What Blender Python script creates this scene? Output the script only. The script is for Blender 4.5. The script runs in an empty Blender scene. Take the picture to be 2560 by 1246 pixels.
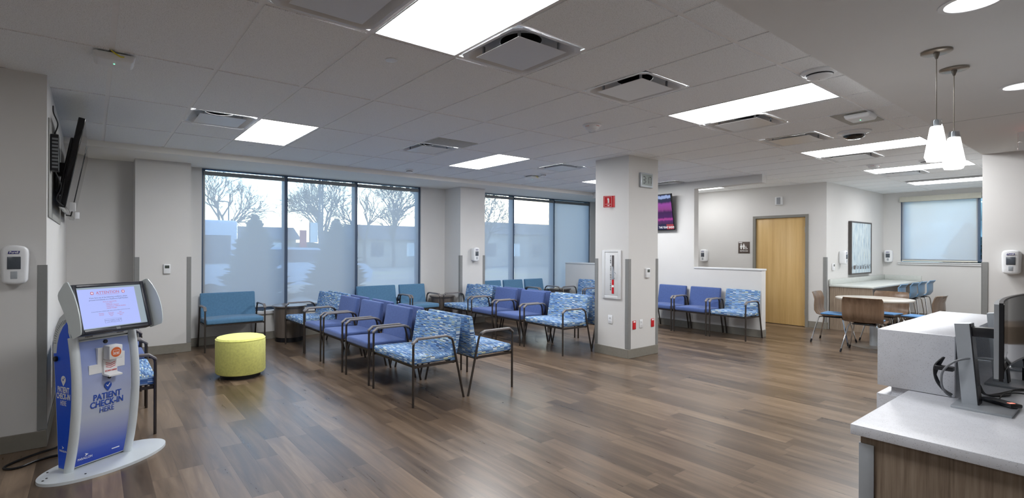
import bpy, bmesh, math, random
from mathutils import Vector, Matrix
random.seed(7)
sc = bpy.context.scene
COL = sc.collection
R = math.radians

# ------------------------------------------------------------------ camera
F_PX, CX, CY, YAW, ROLL = 1262.374, 1161.841, 621.7367, 0.9359, 0.004
cam_d = bpy.data.cameras.new('camera'); cam = bpy.data.objects.new('camera', cam_d); COL.objects.link(cam)
cam_d.sensor_width = 36.0; cam_d.lens = F_PX / 2560 * 36
cam_d.shift_x = (1280 - CX) / 2560; cam_d.shift_y = (CY - 623) / 2560
cam_d.clip_start = 0.05; cam_d.clip_end = 400
_r = Vector((math.sin(YAW), -math.cos(YAW), 0)); _f = Vector((math.cos(YAW), math.sin(YAW), 0)); _u = Vector((0, 0, 1))
_rc = _r * math.cos(ROLL) + _u * math.sin(ROLL); _uc = -_r * math.sin(ROLL) + _u * math.cos(ROLL)
cam.matrix_world = Matrix(((_rc.x, _uc.x, -_f.x, 0), (_rc.y, _uc.y, -_f.y, 0), (_rc.z, _uc.z, -_f.z, 1.473), (0, 0, 0, 1)))
sc.camera = cam

# ------------------------------------------------------------------ light and colour management
sc.view_settings.view_transform = 'Standard'; sc.view_settings.look = 'None'
sc.view_settings.gamma = 1; sc.view_settings.use_curve_mapping = False
sc.view_settings.exposure = 0.36
LENS_E = 23.0        # luminous lens of each troffer
DOWN_E = 4.5        # recessed downlights
PEND_E = 2.6        # pendant glass
SKY_E = 1.0
w = bpy.data.worlds.new('world'); sc.world = w; w.use_nodes = True
wn = w.node_tree.nodes; wl = w.node_tree.links
sky = wn.new('ShaderNodeTexSky'); sky.sky_type = 'NISHITA'; sky.sun_disc = False
sky.sun_elevation = R(16); sky.sun_rotation = R(60); sky.air_density = 1.0; sky.dust_density = 1.6; sky.ozone_density = 1.2
wl.new(sky.outputs[0], wn['Background'].inputs[0]); wn['Background'].inputs[1].default_value = SKY_E
sc.cycles.use_denoising = True
sc.cycles.max_bounces = 12; sc.cycles.diffuse_bounces = 9; sc.cycles.glossy_bounces = 4
sc.cycles.transparent_max_bounces = 16; sc.cycles.sample_clamp_indirect = 20.0

# ------------------------------------------------------------------ materials
def lin(c):
    return tuple(((v / 255) / 12.92 if v / 255 <= 0.04045 else ((v / 255 + 0.055) / 1.055) ** 2.4) for v in c)
class NT:
    def __init__(s, name):
        s.m = bpy.data.materials.new(name); s.m.use_nodes = True
        s.n = s.m.node_tree.nodes; s.l = s.m.node_tree.links; s.b = s.n['Principled BSDF']; s.out = s.n['Material Output']
    def new(s, t, **k):
        x = s.n.new(t)
        for a, v in k.items(): setattr(x, a, v)
        return x
    def link(s, a, b): s.l.new(a, b)
    def math(s, op, a, b=None, c=None):
        x = s.n.new('ShaderNodeMath'); x.operation = op
        for i, v in enumerate((a, b, c)):
            if v is None: continue
            if isinstance(v, (int, float)): x.inputs[i].default_value = v
            else: s.l.new(v, x.inputs[i])
        return x.outputs[0]
    def coord(s, scale=(1, 1, 1), rot=(0, 0, 0)):
        t = s.n.new('ShaderNodeTexCoord'); mp = s.n.new('ShaderNodeMapping')
        mp.inputs['Scale'].default_value = scale; mp.inputs['Rotation'].default_value = rot
        s.l.new(t.outputs['Object'], mp.inputs['Vector']); return mp.outputs[0]
    def noise(s, vec, scale, detail=3, rough=0.5):
        x = s.n.new('ShaderNodeTexNoise'); x.inputs['Scale'].default_value = scale
        x.inputs['Detail'].default_value = detail; x.inputs['Roughness'].default_value = rough
        s.l.new(vec, x.inputs['Vector']); return x.outputs['Fac']
    def ramp(s, fac, stops, interp='LINEAR'):
        x = s.n.new('ShaderNodeValToRGB'); x.color_ramp.interpolation = interp; e = x.color_ramp.elements
        while len(e) < len(stops): e.new(0.5)
        for i, (p, c) in enumerate(stops): e[i].position = p; e[i].color = (*c, 1)
        s.l.new(fac, x.inputs[0]); return x.outputs[0]
    def bump(s, h, strength=0.2, dist=0.002):
        x = s.n.new('ShaderNodeBump'); x.inputs['Strength'].default_value = strength; x.inputs['Distance'].default_value = dist
        s.l.new(h, x.inputs['Height']); s.l.new(x.outputs[0], s.b.inputs['Normal'])
def flat(name, rgb, rough=0.5, metal=0.0, noise=0.06, nscale=30, bump=0.0, spec=None, srgb=True):
    t = NT(name); c = lin(rgb) if srgb else rgb
    v = t.coord(); n = t.noise(v, nscale)
    lo = tuple(x * (1 - noise) for x in c); hi = tuple(min(1, x * (1 + noise)) for x in c)
    t.link(t.ramp(n, [(0.3, lo), (0.7, hi)]), t.b.inputs['Base Color'])
    t.b.inputs['Roughness'].default_value = rough; t.b.inputs['Metallic'].default_value = metal
    if spec is not None: t.b.inputs['Specular IOR Level'].default_value = spec
    if bump: t.bump(n, bump)
    return t.m
def emit(name, rgb, e, rough=0.4, base=0.8):
    t = NT(name); t.b.inputs['Base Color'].default_value = (*[base] * 3, 1)
    t.b.inputs['Emission Color'].default_value = (*rgb, 1); t.b.inputs['Emission Strength'].default_value = e
    t.b.inputs['Roughness'].default_value = rough; return t.m

WALL = flat('wall_paint', (209, 208, 206), 0.75, noise=0.012, nscale=3, bump=0.0)
SOFF = flat('soffit_paint', (234, 232, 226), 0.8, noise=0.01, nscale=3)
DRYW = flat('drywall_ceiling_paint', (232, 233, 232), 0.85, noise=0.012, nscale=2)
BASE = flat('vinyl_base', (128, 124, 115), 0.45, noise=0.04)
GUARD = flat('corner_guard_vinyl', (132, 133, 132), 0.4, noise=0.03)
GRID = flat('ceiling_grid_metal', (236, 236, 236), 0.5, noise=0.02)
WHITEP = flat('white_plastic', (226, 228, 230), 0.35, noise=0.01)
WHITEM = flat('white_metal', (214, 215, 216), 0.35, noise=0.01)
GREYP = flat('grey_plastic', (120, 124, 128), 0.4, noise=0.02)
DARKP = flat('black_plastic', (22, 23, 28), 0.35, noise=0.03)
BLACKG = flat('black_gloss', (14, 14, 18), 0.08, noise=0.02)
FRAME = flat('bronze_frame_metal', (70, 64, 60), 0.38, metal=0.55, noise=0.05)
ARMP = flat('armrest_grey', (112, 107, 106), 0.4, noise=0.06, nscale=60)
CHROME = flat('chrome', (205, 207, 210), 0.12, metal=1.0, noise=0.01)
BRUSH = flat('brushed_nickel', (150, 143, 134), 0.3, metal=0.9, noise=0.03)
ALUM = flat('silver_aluminium', (176, 182, 188), 0.35, metal=0.45, noise=0.02)
WFRAME = flat('window_frame_metal', (74, 90, 112), 0.4, metal=0.3, noise=0.03)  # blue tint of reflections is put into the frame colour
DOORFR = flat('door_frame_paint', (128, 126, 120), 0.45, noise=0.02)
RED = flat('red_plastic', (196, 22, 32), 0.4, noise=0.02)
WHITEI = flat('white_ink', (238, 238, 238), 0.5, noise=0.0)
DARKI = flat('dark_ink', (30, 32, 40), 0.5, noise=0.0)
NAVYI = flat('navy_ink', (38, 36, 118), 0.5, noise=0.0)
REDI = flat('red_ink', (196, 60, 60), 0.5, noise=0.0)
ORANGE = flat('orange_ink', (214, 104, 50), 0.5, noise=0.0)
BLUEI = flat('blue_ink', (30, 72, 168), 0.5, noise=0.0)
YEL = flat('yellow_cable', (220, 205, 40), 0.5, noise=0.0)
LCD = flat('lcd_glass', (128, 138, 136), 0.25, noise=0.02)
DGREY = flat('dark_grey_void', (34, 36, 42), 0.7, noise=0.05)
SIGNB = flat('sign_brown', (84, 72, 66), 0.5, noise=0.02)
KWHITE = flat('kiosk_white_shell', (205, 212, 216), 0.3, noise=0.01)
KGREY = flat('kiosk_grey_panel', (214, 224, 226), 0.35, noise=0.01)
KBLUE = flat('kiosk_blue_vinyl', (8, 84, 222), 0.35, noise=0.01)
SHADEV = flat('valance_fabric', (205, 203, 190), 0.7, noise=0.02)

def mat_tile():
    t = NT('acoustic_tile'); v = t.coord()
    n1 = t.noise(v, 260, 2, 0.6); n2 = t.noise(v, 90, 2, 0.5)
    pits = t.ramp(n1, [(0.32, (0.34, 0.34, 0.33)), (0.42, (0.86, 0.88, 0.89)), (0.75, (0.90, 0.92, 0.93))])
    t.link(pits, t.b.inputs['Base Color']); t.b.inputs['Roughness'].default_value = 0.9
    t.bump(n2, 0.3, 0.002); return t.m
TILE = mat_tile()

def mat_floor():
    t = NT('wood_plank_floor')
    tc = t.new('ShaderNodeTexCoord'); sp = t.new('ShaderNodeSeparateXYZ'); t.link(tc.outputs['Object'], sp.inputs[0])
    row = t.math('FLOOR', t.math('DIVIDE', sp.outputs['X'], 0.152))
    wn1 = t.new('ShaderNodeTexWhiteNoise', noise_dimensions='1D'); t.link(row, wn1.inputs['W'])
    yy = t.math('DIVIDE', t.math('ADD', sp.outputs['Y'], t.math('MULTIPLY', wn1.outputs['Value'], 1.0)), 0.92)
    idx = t.math('FLOOR', yy)
    cb = t.new('ShaderNodeCombineXYZ'); t.link(row, cb.inputs[0]); t.link(idx, cb.inputs[1])
    wn2 = t.new('ShaderNodeTexWhiteNoise', noise_dimensions='3D'); t.link(cb.outputs[0], wn2.inputs['Vector'])
    # grain stretched along each plank, offset by its random value
    off = t.new('ShaderNodeCombineXYZ')
    t.link(t.math('MULTIPLY', sp.outputs['X'], 10.0), off.inputs[0]); t.link(t.math('MULTIPLY', sp.outputs['Y'], 0.9), off.inputs[1])
    t.link(t.math('MULTIPLY', wn2.outputs['Value'], 40.0), off.inputs[2])
    g = t.new('ShaderNodeTexNoise'); g.inputs['Scale'].default_value = 1.6; g.inputs['Detail'].default_value = 5
    g.inputs['Roughness'].default_value = 0.55; g.inputs['Distortion'].default_value = 0.7; t.link(off.outputs[0], g.inputs['Vector'])
    mixv = t.math('ADD', t.math('ADD', t.math('MULTIPLY', g.outputs['Fac'], 0.54), 0.09), t.math('MULTIPLY', wn2.outputs['Value'], 0.24))
    col = t.ramp(mixv, [(0.24, lin((62, 50, 41))), (0.42, lin((90, 75, 61))), (0.58, lin((115, 97, 80))), (0.80, lin((148, 128, 107)))])
    fx = t.math('FRACT', t.math('DIVIDE', sp.outputs['X'], 0.152)); fy = t.math('FRACT', yy)
    sx = t.math('MULTIPLY', t.math('LESS_THAN', fx, 0.016), 1.0); sy = t.math('LESS_THAN', fy, 0.003)
    seam = t.math('MINIMUM', t.math('ADD', sx, sy), 1.0)
    mx = t.new('ShaderNodeMix', data_type='RGBA'); t.link(t.math('MULTIPLY', seam, 0.45), mx.inputs['Factor'])
    t.link(col, mx.inputs['A']); mx.inputs['B'].default_value = (*lin((50, 42, 37)), 1)
    t.link(mx.outputs['Result'], t.b.inputs['Base Color'])
    rg = t.math('ADD', t.math('MULTIPLY', g.outputs['Fac'], 0.14), 0.23); t.link(rg, t.b.inputs['Roughness'])
    t.b.inputs['Specular IOR Level'].default_value = 0.45
    t.bump(t.math('SUBTRACT', t.math('MULTIPLY', g.outputs['Fac'], 0.5), seam), 0.12, 0.001)
    return t.m
FLOOR = mat_floor()

def mat_fabric(name, rgb):
    t = NT(name); v = t.coord(); n = t.noise(v, 380, 2, 0.6); n2 = t.noise(v, 40, 3, 0.6)
    c = lin(rgb)
    mixn = t.math('ADD', t.math('MULTIPLY', n, 0.6), t.math('MULTIPLY', n2, 0.4))
    t.link(t.ramp(mixn, [(0.32, tuple(x * 0.78 for x in c)), (0.68, tuple(min(1, x * 1.18) for x in c))]), t.b.inputs['Base Color'])
    t.b.inputs['Roughness'].default_value = 0.85; t.b.inputs['Sheen Weight'].default_value = 0.15
    t.b.inputs['Specular IOR Level'].default_value = 0.25
    t.bump(n, 0.25, 0.001); return t.m
BLUEF = mat_fabric('periwinkle_upholstery', (76, 96, 148))
TEALF = mat_fabric('teal_upholstery', (84, 124, 156))
YELF = mat_fabric('chartreuse_upholstery', (235, 236, 138))
PADF = mat_fabric('blue_seat_pad', (96, 146, 198))

def mat_pattern():
    t = NT('dash_pattern_upholstery')
    tc = t.new('ShaderNodeTexCoord'); sp = t.new('ShaderNodeSeparateXYZ'); t.link(tc.outputs['Object'], sp.inputs[0])
    sn = t.new('ShaderNodeSeparateXYZ'); t.link(tc.outputs['Normal'], sn.inputs[0])
    top = t.math('GREATER_THAN', t.math('ABSOLUTE', sn.outputs['Z']), 0.72); side = t.math('GREATER_THAN', t.math('ABSOLUTE', sn.outputs['Y']), 0.72)
    def pick(k, a, b):   # a where k else b
        return t.math('ADD', t.math('MULTIPLY', k, a), t.math('MULTIPLY', t.math('SUBTRACT', 1.0, k), b))
    s = pick(top, t.math('MULTIPLY', sp.outputs['X'], -1.0), sp.outputs['Z'])
    u = pick(side, sp.outputs['X'], sp.outputs['Y'])
    col = t.math('FLOOR', t.math('DIVIDE', u, 0.050))
    w1 = t.new('ShaderNodeTexWhiteNoise', noise_dimensions='1D'); t.link(col, w1.inputs['W'])
    v = t.math('DIVIDE', t.math('ADD', s, t.math('MULTIPLY', w1.outputs['Value'], 0.06)), 0.0062)
    row = t.math('FLOOR', v)
    cb = t.new('ShaderNodeCombineXYZ'); t.link(col, cb.inputs[0]); t.link(row, cb.inputs[1])
    w2 = t.new('ShaderNodeTexWhiteNoise', noise_dimensions='3D'); t.link(cb.outputs[0], w2.inputs['Vector'])
    P = [(0.0, (72, 108, 158)), (0.14, (112, 148, 190)), (0.34, (88, 124, 176)), (0.50, (132, 164, 202)), (0.63, (72, 102, 146)),
         (0.72, (158, 188, 212)), (0.80, (164, 170, 132)), (0.86, (118, 148, 182)), (0.905, (216, 226, 226)), (0.955, (72, 74, 88)), (0.978, (222, 222, 202))]
    c = t.ramp(w2.outputs['Value'], [(p, lin(k)) for p, k in P], 'CONSTANT')
    t.link(c, t.b.inputs['Base Color']); t.b.inputs['Roughness'].default_value = 0.8
    t.b.inputs['Specular IOR Level'].default_value = 0.3
    n = t.noise(tc.outputs['Object'], 400); t.bump(n, 0.2, 0.001); return t.m
PATF = mat_pattern()

def mat_wood(name, rgbs, axis='Z', scale=1.0, rough=0.4, stretch=22):
    t = NT(name); sc_ = {'Z': (stretch, stretch, 0.8), 'Y': (stretch, 0.8, stretch), 'X': (0.8, stretch, stretch)}[axis]
    v = t.coord(tuple(k * scale for k in sc_)); n = t.noise(v, 1.5, 6, 0.6)
    st = [(0.25 + 0.5 * i / (len(rgbs) - 1), lin(c)) for i, c in enumerate(rgbs)]
    t.link(t.ramp(n, st), t.b.inputs['Base Color']); t.b.inputs['Roughness'].default_value = rough
    t.bump(n, 0.06, 0.001); return t.m
LAMINATE = mat_wood('zebra_wood_laminate', [(108, 92, 78), (134, 118, 102), (152, 136, 119), (166, 151, 134)], 'Z', 2.4)
DRUMW = mat_wood('brown_grey_laminate', [(84, 76, 70), (104, 95, 88), (120, 110, 102)], 'Z', 2.0, 0.3)
MAPLE = mat_wood('maple_veneer', [(188, 152, 96), (204, 170, 112), (214, 182, 126)], 'Z', 0.6, 0.35, 14)
PLYW = mat_wood('walnut_plywood', [(92, 73, 58), (110, 89, 71), (126, 104, 86)], 'Z', 1.0, 0.25, 16)
TABLET = flat('table_top_laminate', (188, 182, 172), 0.25, noise=0.04, nscale=60)

def mat_quartz(name, base, speck, rough=0.34, scl=290):
    t = NT(name); v = t.coord(); 
    vo = t.new('ShaderNodeTexVoronoi'); vo.inputs['Scale'].default_value = scl; t.link(v, vo.inputs['Vector'])
    w1 = t.new('ShaderNodeTexWhiteNoise', noise_dimensions='3D'); t.link(vo.outputs['Color'], w1.inputs['Vector'])
    near = t.math('LESS_THAN', vo.outputs['Distance'], 0.36); rare = t.math('GREATER_THAN', w1.outputs['Value'], 0.80)
    m1 = t.math('MULTIPLY', near, rare)
    n = t.noise(v, 18, 4)
    bc = t.ramp(n, [(0.3, tuple(x * 0.93 for x in lin(base))), (0.7, lin(base))])
    mx = t.new('ShaderNodeMix', data_type='RGBA'); t.link(t.math('MULTIPLY', m1, 0.6), mx.inputs['Factor']); t.link(bc, mx.inputs['A'])
    sp = t.ramp(w1.outputs['Value'], [(0.80, lin(speck)), (0.93, lin((150, 136, 122))), (0.97, lin((96, 98, 108)))], 'CONSTANT')
    t.link(sp, mx.inputs['B']); t.link(mx.outputs['Result'], t.b.inputs['Base Color'])
    t.b.inputs['Roughness'].default_value = rough; return t.m
QUARTZ = mat_quartz('white_speckled_quartz', (208, 210, 216), (130, 132, 142))
QUARTZ2 = mat_quartz('pale_speckled_bar_top', (198, 202, 198), (160, 164, 158))

def mat_shade(name='solar_shade_mesh', lo=(184, 186, 190), hi=(200, 203, 207), cover=0.74):
    t = NT(name)
    tr = t.new('ShaderNodeBsdfTransparent'); tr.inputs[0].default_value = (0.9, 0.95, 1.0, 1)
    df = t.new('ShaderNodeBsdfDiffuse'); tl = t.new('ShaderNodeBsdfTranslucent')
    v = t.coord(); n = t.noise(v, 500, 1)
    c = t.ramp(n, [(0.3, lin(lo)), (0.7, lin(hi))])
    t.link(c, df.inputs[0]); t.link(c, tl.inputs[0])
    a = t.new('ShaderNodeMixShader'); a.inputs[0].default_value = 0.62; t.link(df.outputs[0], a.inputs[1]); t.link(tl.outputs[0], a.inputs[2])
    b = t.new('ShaderNodeMixShader'); b.inputs[0].default_value = cover; t.link(tr.outputs[0], b.inputs[1]); t.link(a.outputs[0], b.inputs[2])
    t.link(b.outputs[0], t.out.inputs[0]); return t.m
SHADE = mat_shade(); SHADE2 = mat_shade('pale_shade_mesh', (224, 227, 228), (236, 238, 238), 0.80)
def mat_glass(name, tint=(0.86, 0.94, 1.0), k=0.06):
    t = NT(name); tr = t.new('ShaderNodeBsdfTransparent'); tr.inputs[0].default_value = (*tint, 1)
    gl = t.new('ShaderNodeBsdfGlossy'); gl.inputs['Roughness'].default_value = 0.02
    fr = t.new('ShaderNodeFresnel'); fr.inputs[0].default_value = 1.45
    a = t.new('ShaderNodeMixShader'); t.link(t.math('MULTIPLY', fr.outputs[0], 0.7), a.inputs[0]); t.link(tr.outputs[0], a.inputs[1]); t.link(gl.outputs[0], a.inputs[2])
    t.link(a.outputs[0], t.out.inputs[0]); return t.m
GLASS = mat_glass('window_glass'); CLEAR = mat_glass('clear_acrylic', (0.95, 0.96, 0.97))
LENS = emit('lamp_lens', (0.975, 0.985, 1.0), LENS_E); LENS_NEAR = emit('lamp_lens_near', (0.975, 0.985, 1.0), LENS_E * 0.82); LENS_FAR = emit('lamp_lens_far', (0.975, 0.985, 1.0), LENS_E * 0.66); LENS_DIM = emit('lamp_lens_dim', (0.975, 0.985, 1.0), LENS_E * 0.34)
REFL = flat('troffer_reflector', (240, 240, 240), 0.5, noise=0.0)
DOWN = emit('downlight_lens', (0.98, 0.97, 1.0), DOWN_E)
PEND = emit('opal_pendant_glass', (1.0, 0.96, 0.90), PEND_E)
GREENL = emit('green_led', (0.1, 1.0, 0.4), 3.0)
EXITR = emit('exit_red', (1.0, 0.12, 0.14), 1.6)

# ------------------------------------------------------------------ mesh builder
def crv(P, n=6):
    P = [Vector(p) for p in P]; out = []
    for i in range(len(P) - 1):
        a, b, c, d = P[max(i - 1, 0)], P[i], P[i + 1], P[min(i + 2, len(P) - 1)]
        for k in range(n):
            t = k / n; out.append(0.5 * ((2 * b) + (c - a) * t + (2 * a - 5 * b + 4 * c - d) * t * t + (3 * b - a - 3 * c + d) * t ** 3))
    return out + [P[-1]]
class MB:
    def __init__(s): s.bm = bmesh.new()
    def box(s, x0, x1, y0, y1, z0, z1, bev=0.0, seg=2):
        r = bmesh.ops.create_cube(s.bm, size=1.0); vs = r['verts']
        for v in vs: v.co = Vector(((x0 + x1) / 2 + v.co.x * (x1 - x0), (y0 + y1) / 2 + v.co.y * (y1 - y0), (z0 + z1) / 2 + v.co.z * (z1 - z0)))
        if bev > 0:
            es = {e for v in vs for e in v.link_edges}
            bmesh.ops.bevel(s.bm, geom=list(es), offset=bev, segments=seg, affect='EDGES', profile=0.5)
        return s
    def rbox(s, x0, x1, y0, y1, z0, z1, r, fn=None, n=(6, 6, 3)):
        """rounded box on a fine grid, optionally deformed by fn(co)->co"""
        lo = Vector((x0, y0, z0)); hi = Vector((x1, y1, z1)); c = (lo + hi) / 2; h = (hi - lo) / 2
        def ax(k, m):
            a = [-h[k], -h[k] + r * 0.3, -h[k] + r * 0.65, -h[k] + r]; b = [-v for v in reversed(a)]
            return a + [(-h[k] + r) + (2 * (h[k] - r)) * i / (m + 1) for i in range(1, m + 1)] + b
        A = [ax(k, n[k]) for k in range(3)]; bm = s.bm; cache = {}
        def vert(i, j, k):
            key = (i, j, k)
            if key not in cache:
                p = Vector((A[0][i], A[1][j], A[2][k]))
                q = Vector([max(-h[t] + r, min(h[t] - r, p[t])) for t in range(3)]); d = p - q
                if d.length > 1e-9: p = q + d.normalized() * r
                p = c + p
                if fn: p = fn(p)
                cache[key] = bm.verts.new(p)
            return cache[key]
        N = [len(a) - 1 for a in A]
        for i in range(N[0]):
            for j in range(N[1]):
                bm.faces.new([vert(i, j, 0), vert(i, j + 1, 0), vert(i + 1, j + 1, 0), vert(i + 1, j, 0)])
                bm.faces.new([vert(i, j, N[2]), vert(i + 1, j, N[2]), vert(i + 1, j + 1, N[2]), vert(i, j + 1, N[2])])
        for i in range(N[0]):
            for k in range(N[2]):
                bm.faces.new([vert(i, 0, k), vert(i + 1, 0, k), vert(i + 1, 0, k + 1), vert(i, 0, k + 1)])
                bm.faces.new([vert(i, N[1], k), vert(i, N[1], k + 1), vert(i + 1, N[1], k + 1), vert(i + 1, N[1], k)])
        for j in range(N[1]):
            for k in range(N[2]):
                bm.faces.new([vert(0, j, k), vert(0, j, k + 1), vert(0, j + 1, k + 1), vert(0, j + 1, k)])
                bm.faces.new([vert(N[0], j, k), vert(N[0], j + 1, k), vert(N[0], j + 1, k + 1), vert(N[0], j, k + 1)])
        return s
    def quad(s, a, b, c, d):
        s.bm.faces.new([s.bm.verts.new(p) for p in (a, b, c, d)]); return s
    def tube(s, pts, r, n=8, r2=None, cap=True, flat=1.0):
        pts = [Vector(p) for p in pts]; rings = []; ref = None
        for i, p in enumerate(pts):
            d = (pts[min(i + 1, len(pts) - 1)] - pts[max(i - 1, 0)]).normalized()
            if ref is None: ref = Vector((0, 1, 0)) if abs(d.y) < 0.9 else Vector((1, 0, 0))
            a = (ref - d * ref.dot(d)).normalized(); b = d.cross(a).normalized(); ref = a
            rr = r if r2 is None else r + (r2 - r) * i / (len(pts) - 1)
            rings.append([s.bm.verts.new(p + a * rr * math.cos(2 * math.pi * k / n) + b * rr * flat * math.sin(2 * math.pi * k / n)) for k in range(n)])
        for A, B in zip(rings, rings[1:]):
            for k in range(n): s.bm.faces.new([A[k], A[(k + 1) % n], B[(k + 1) % n], B[k]])
        if cap:
            s.bm.faces.new(list(reversed(rings[0]))); s.bm.faces.new(rings[-1])
        return s
    def lathe(s, prof, c=(0, 0, 0), n=32, sx=1, sy=1, cap=True):
        rings = []
        for r, z in prof:
            rings.append([s.bm.verts.new((c[0] + sx * r * math.cos(2 * math.pi * k / n), c[1] + sy * r * math.sin(2 * math.pi * k / n), c[2] + z)) for k in range(n)])
        for A, B in zip(rings, rings[1:]):
            for k in range(n): s.bm.faces.new([A[k], A[(k + 1) % n], B[(k + 1) % n], B[k]])
        if cap:
            s.bm.faces.new(list(reversed(rings[0]))); s.bm.faces.new(rings[-1])
        return s
    def prism(s, poly, t0, t1, plane='xz'):
        """extrude a closed 2D outline; plane gives its axes, third axis from t0 to t1"""
        def P(u, v, t): return {'xz': (u, t, v), 'yz': (t, u, v), 'xy': (u, v, t)}[plane]
        a = [s.bm.verts.new(P(u, v, t0)) for u, v in poly]; b = [s.bm.verts.new(P(u, v, t1)) for u, v in poly]
        s.bm.faces.new(a); s.bm.faces.new(list(reversed(b)))
        for i in range(len(poly)): j = (i + 1) % len(poly); s.bm.faces.new([a[j], a[i], b[i], b[j]])
        return s
    def xform(s, M):
        bmesh.ops.transform(s.bm, matrix=M, verts=s.bm.verts); return s
    def build(s, name, mat, parent=None, smooth=True, loc=None, rotz=None, label=None):
        bmesh.ops.recalc_face_normals(s.bm, faces=s.bm.faces)
        me = bpy.data.meshes.new(name); s.bm.to_mesh(me); s.bm.free(); me.materials.append(mat)
        if smooth:
            me.polygons.foreach_set('use_smooth', [True] * len(me.polygons)); me.set_sharp_from_angle(angle=R(35))
        o = bpy.data.objects.new(name, me); COL.objects.link(o)
        if parent: o.parent = parent
        if loc: o.location = loc
        if rotz is not None: o.rotation_euler = (0, 0, rotz)
        if label: o['label'] = label
        return o
def box(*a, **k): return MB().box(*a, **k)
def tag(o, label, cat, group=None, kind=None):
    o['label'] = label; o['category'] = cat
    if group: o['group'] = group
    if kind: o['kind'] = kind
    return o
def struct(o): o['kind'] = 'structure'; return o
def thing(name, loc=(0, 0, 0), rotz=0.0, label='', cat='', group=None):
    o = bpy.data.objects.new(name, None); COL.objects.link(o); o.empty_display_size = 0.1
    o.location = loc; o.rotation_euler = (0, 0, rotz); return tag(o, label, cat, group)
def copy_tree(o, parent=None):
    c = o.copy(); COL.objects.link(c)
    if parent: c.parent = parent
    for ch in list(o.children): copy_tree(ch, c)
    return c
def place(proto, first, loc, rotz, label, group=None):
    o = proto if first else copy_tree(proto)
    o.location = loc; o.rotation_euler = (0, 0, rotz); o['label'] = label
    if group: o['group'] = group
    return o
class Proto:
    def __init__(s, o): s.o = o; s.used = False; s.label = None
    def put(s, loc, rotz, label, group=None):
        f = not s.used; s.used = True; return place(s.o, f, loc, rotz, label, group)
def text(name, body, size, mat, parent, M, extrude=0.0006, align='CENTER', bold=0.0, sx=1.0):
    cu = bpy.data.curves.new(name, 'FONT'); cu.body = body; cu.size = size; cu.extrude = extrude; cu.align_x = align; cu.align_y = 'CENTER'
    cu.offset = bold; cu.resolution_u = 3
    o = bpy.data.objects.new(name + '_c', cu); COL.objects.link(o)
    dg = bpy.context.evaluated_depsgraph_get(); me = bpy.data.meshes.new_from_object(o.evaluated_get(dg)); me.name = name
    bpy.data.objects.remove(o); bpy.data.curves.remove(cu)
    me.materials.clear(); me.materials.append(mat); me.transform(M @ Matrix.Diagonal((sx, 1, 1, 1)))
    n = bpy.data.objects.new(name, me); COL.objects.link(n)
    if parent: n.parent = parent
    return n
def frameM(origin, xdir, zdir_up=(0, 0, 1)):
    """matrix whose X runs along xdir, Y up, Z out of the face"""
    x = Vector(xdir).normalized(); y = Vector(zdir_up); y = (y - x * y.dot(x)).normalized(); z = x.cross(y)
    return Matrix(((x.x, y.x, z.x, origin[0]), (x.y, y.y, z.y, origin[1]), (x.z, y.z, z.z, origin[2]), (0, 0, 0, 1)))

# ------------------------------------------------------------------ room
CZ = 2.74; GX0, GY0, DX, DY = 0.0943, 1.5062, 0.6096, 1.2192   # ceiling grid
SZ = 2.665; WY = 8.42; FY = 7.40                                 # window soffit, window wall, soffit face
DZ = 2.59; DYE = 1.16                                            # drywall ceiling height and its edge
struct(box(-3.2, 14.5, -3.0, 8.42, -0.1, 0.0).build('floor', FLOOR, smooth=False))
# walls
struct(MB().box(-3.2, -0.275, 4.82, 4.97, 0, CZ).box(-0.425, -0.275, 4.97, WY, 0, CZ).build('wall_left', WALL, smooth=False))
struct(box(-3.2, -3.05, -3.0, 4.82, 0, CZ).build('wall_rear_left', WALL, smooth=False))
struct(box(-3.2, 8.33, -3.15, -3.0, 0, CZ).build('wall_rear', WALL, smooth=False))
W1 = (1.312, 5.14); W2 = (6.62, 10.16); WZ0, WZ1 = 0.47, SZ
m = MB()
for a, b in ((-0.275, W1[0]), (W1[1], W2[0]), (W2[1], 11.1)): m.box(a, b, WY, WY + 0.2, 0, SZ)
for a, b in (W1, W2): m.box(a, b, WY, WY + 0.2, 0, WZ0 - 0.06)
struct(m.build('wall_window', WALL, smooth=False))
struct(box(0.455, 1.118, 8.06, WY, 0, SZ).build('wall_pier_left', WALL, smooth=False))
struct(box(5.70, 6.30, 7.88, WY, 0, SZ).build('wall_pier_right', WALL, smooth=False))
PX0, PX1, PY0, PY1 = 5.78, 6.455, 4.145, 4.70
struct(box(PX0, PX1, PY0, PY1, 0, CZ).build('wall_column', WALL, smooth=False))
HX, HX1 = 9.0, 9.15
m = MB()
m.box(HX, HX1, 5.03, 6.85, 0, CZ)               # full-height TV wall
m.box(HX, HX1, 3.85, 5.03, 0, 1.12)             # half wall in front of the restroom passage
m.box(HX, HX1, 6.85, 8.20, 0, 1.13)             # half wall near the window
m.box(HX, HX1, 3.85, 5.03, 2.60, CZ).box(HX, HX1, 6.85, FY, 2.60, CZ)
struct(m.build('wall_partition', WALL, smooth=False))
struct(box(HX - 0.012, HX1 + 0.012, 3.84, 5.03, 1.12, 1.15, bev=0.004).build('trim_1', WHITEM))
struct(box(HX - 0.012, HX1 + 0.012, 6.85, 8.20, 1.13, 1.16, bev=0.004).build('trim_2', WHITEM))
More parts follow.
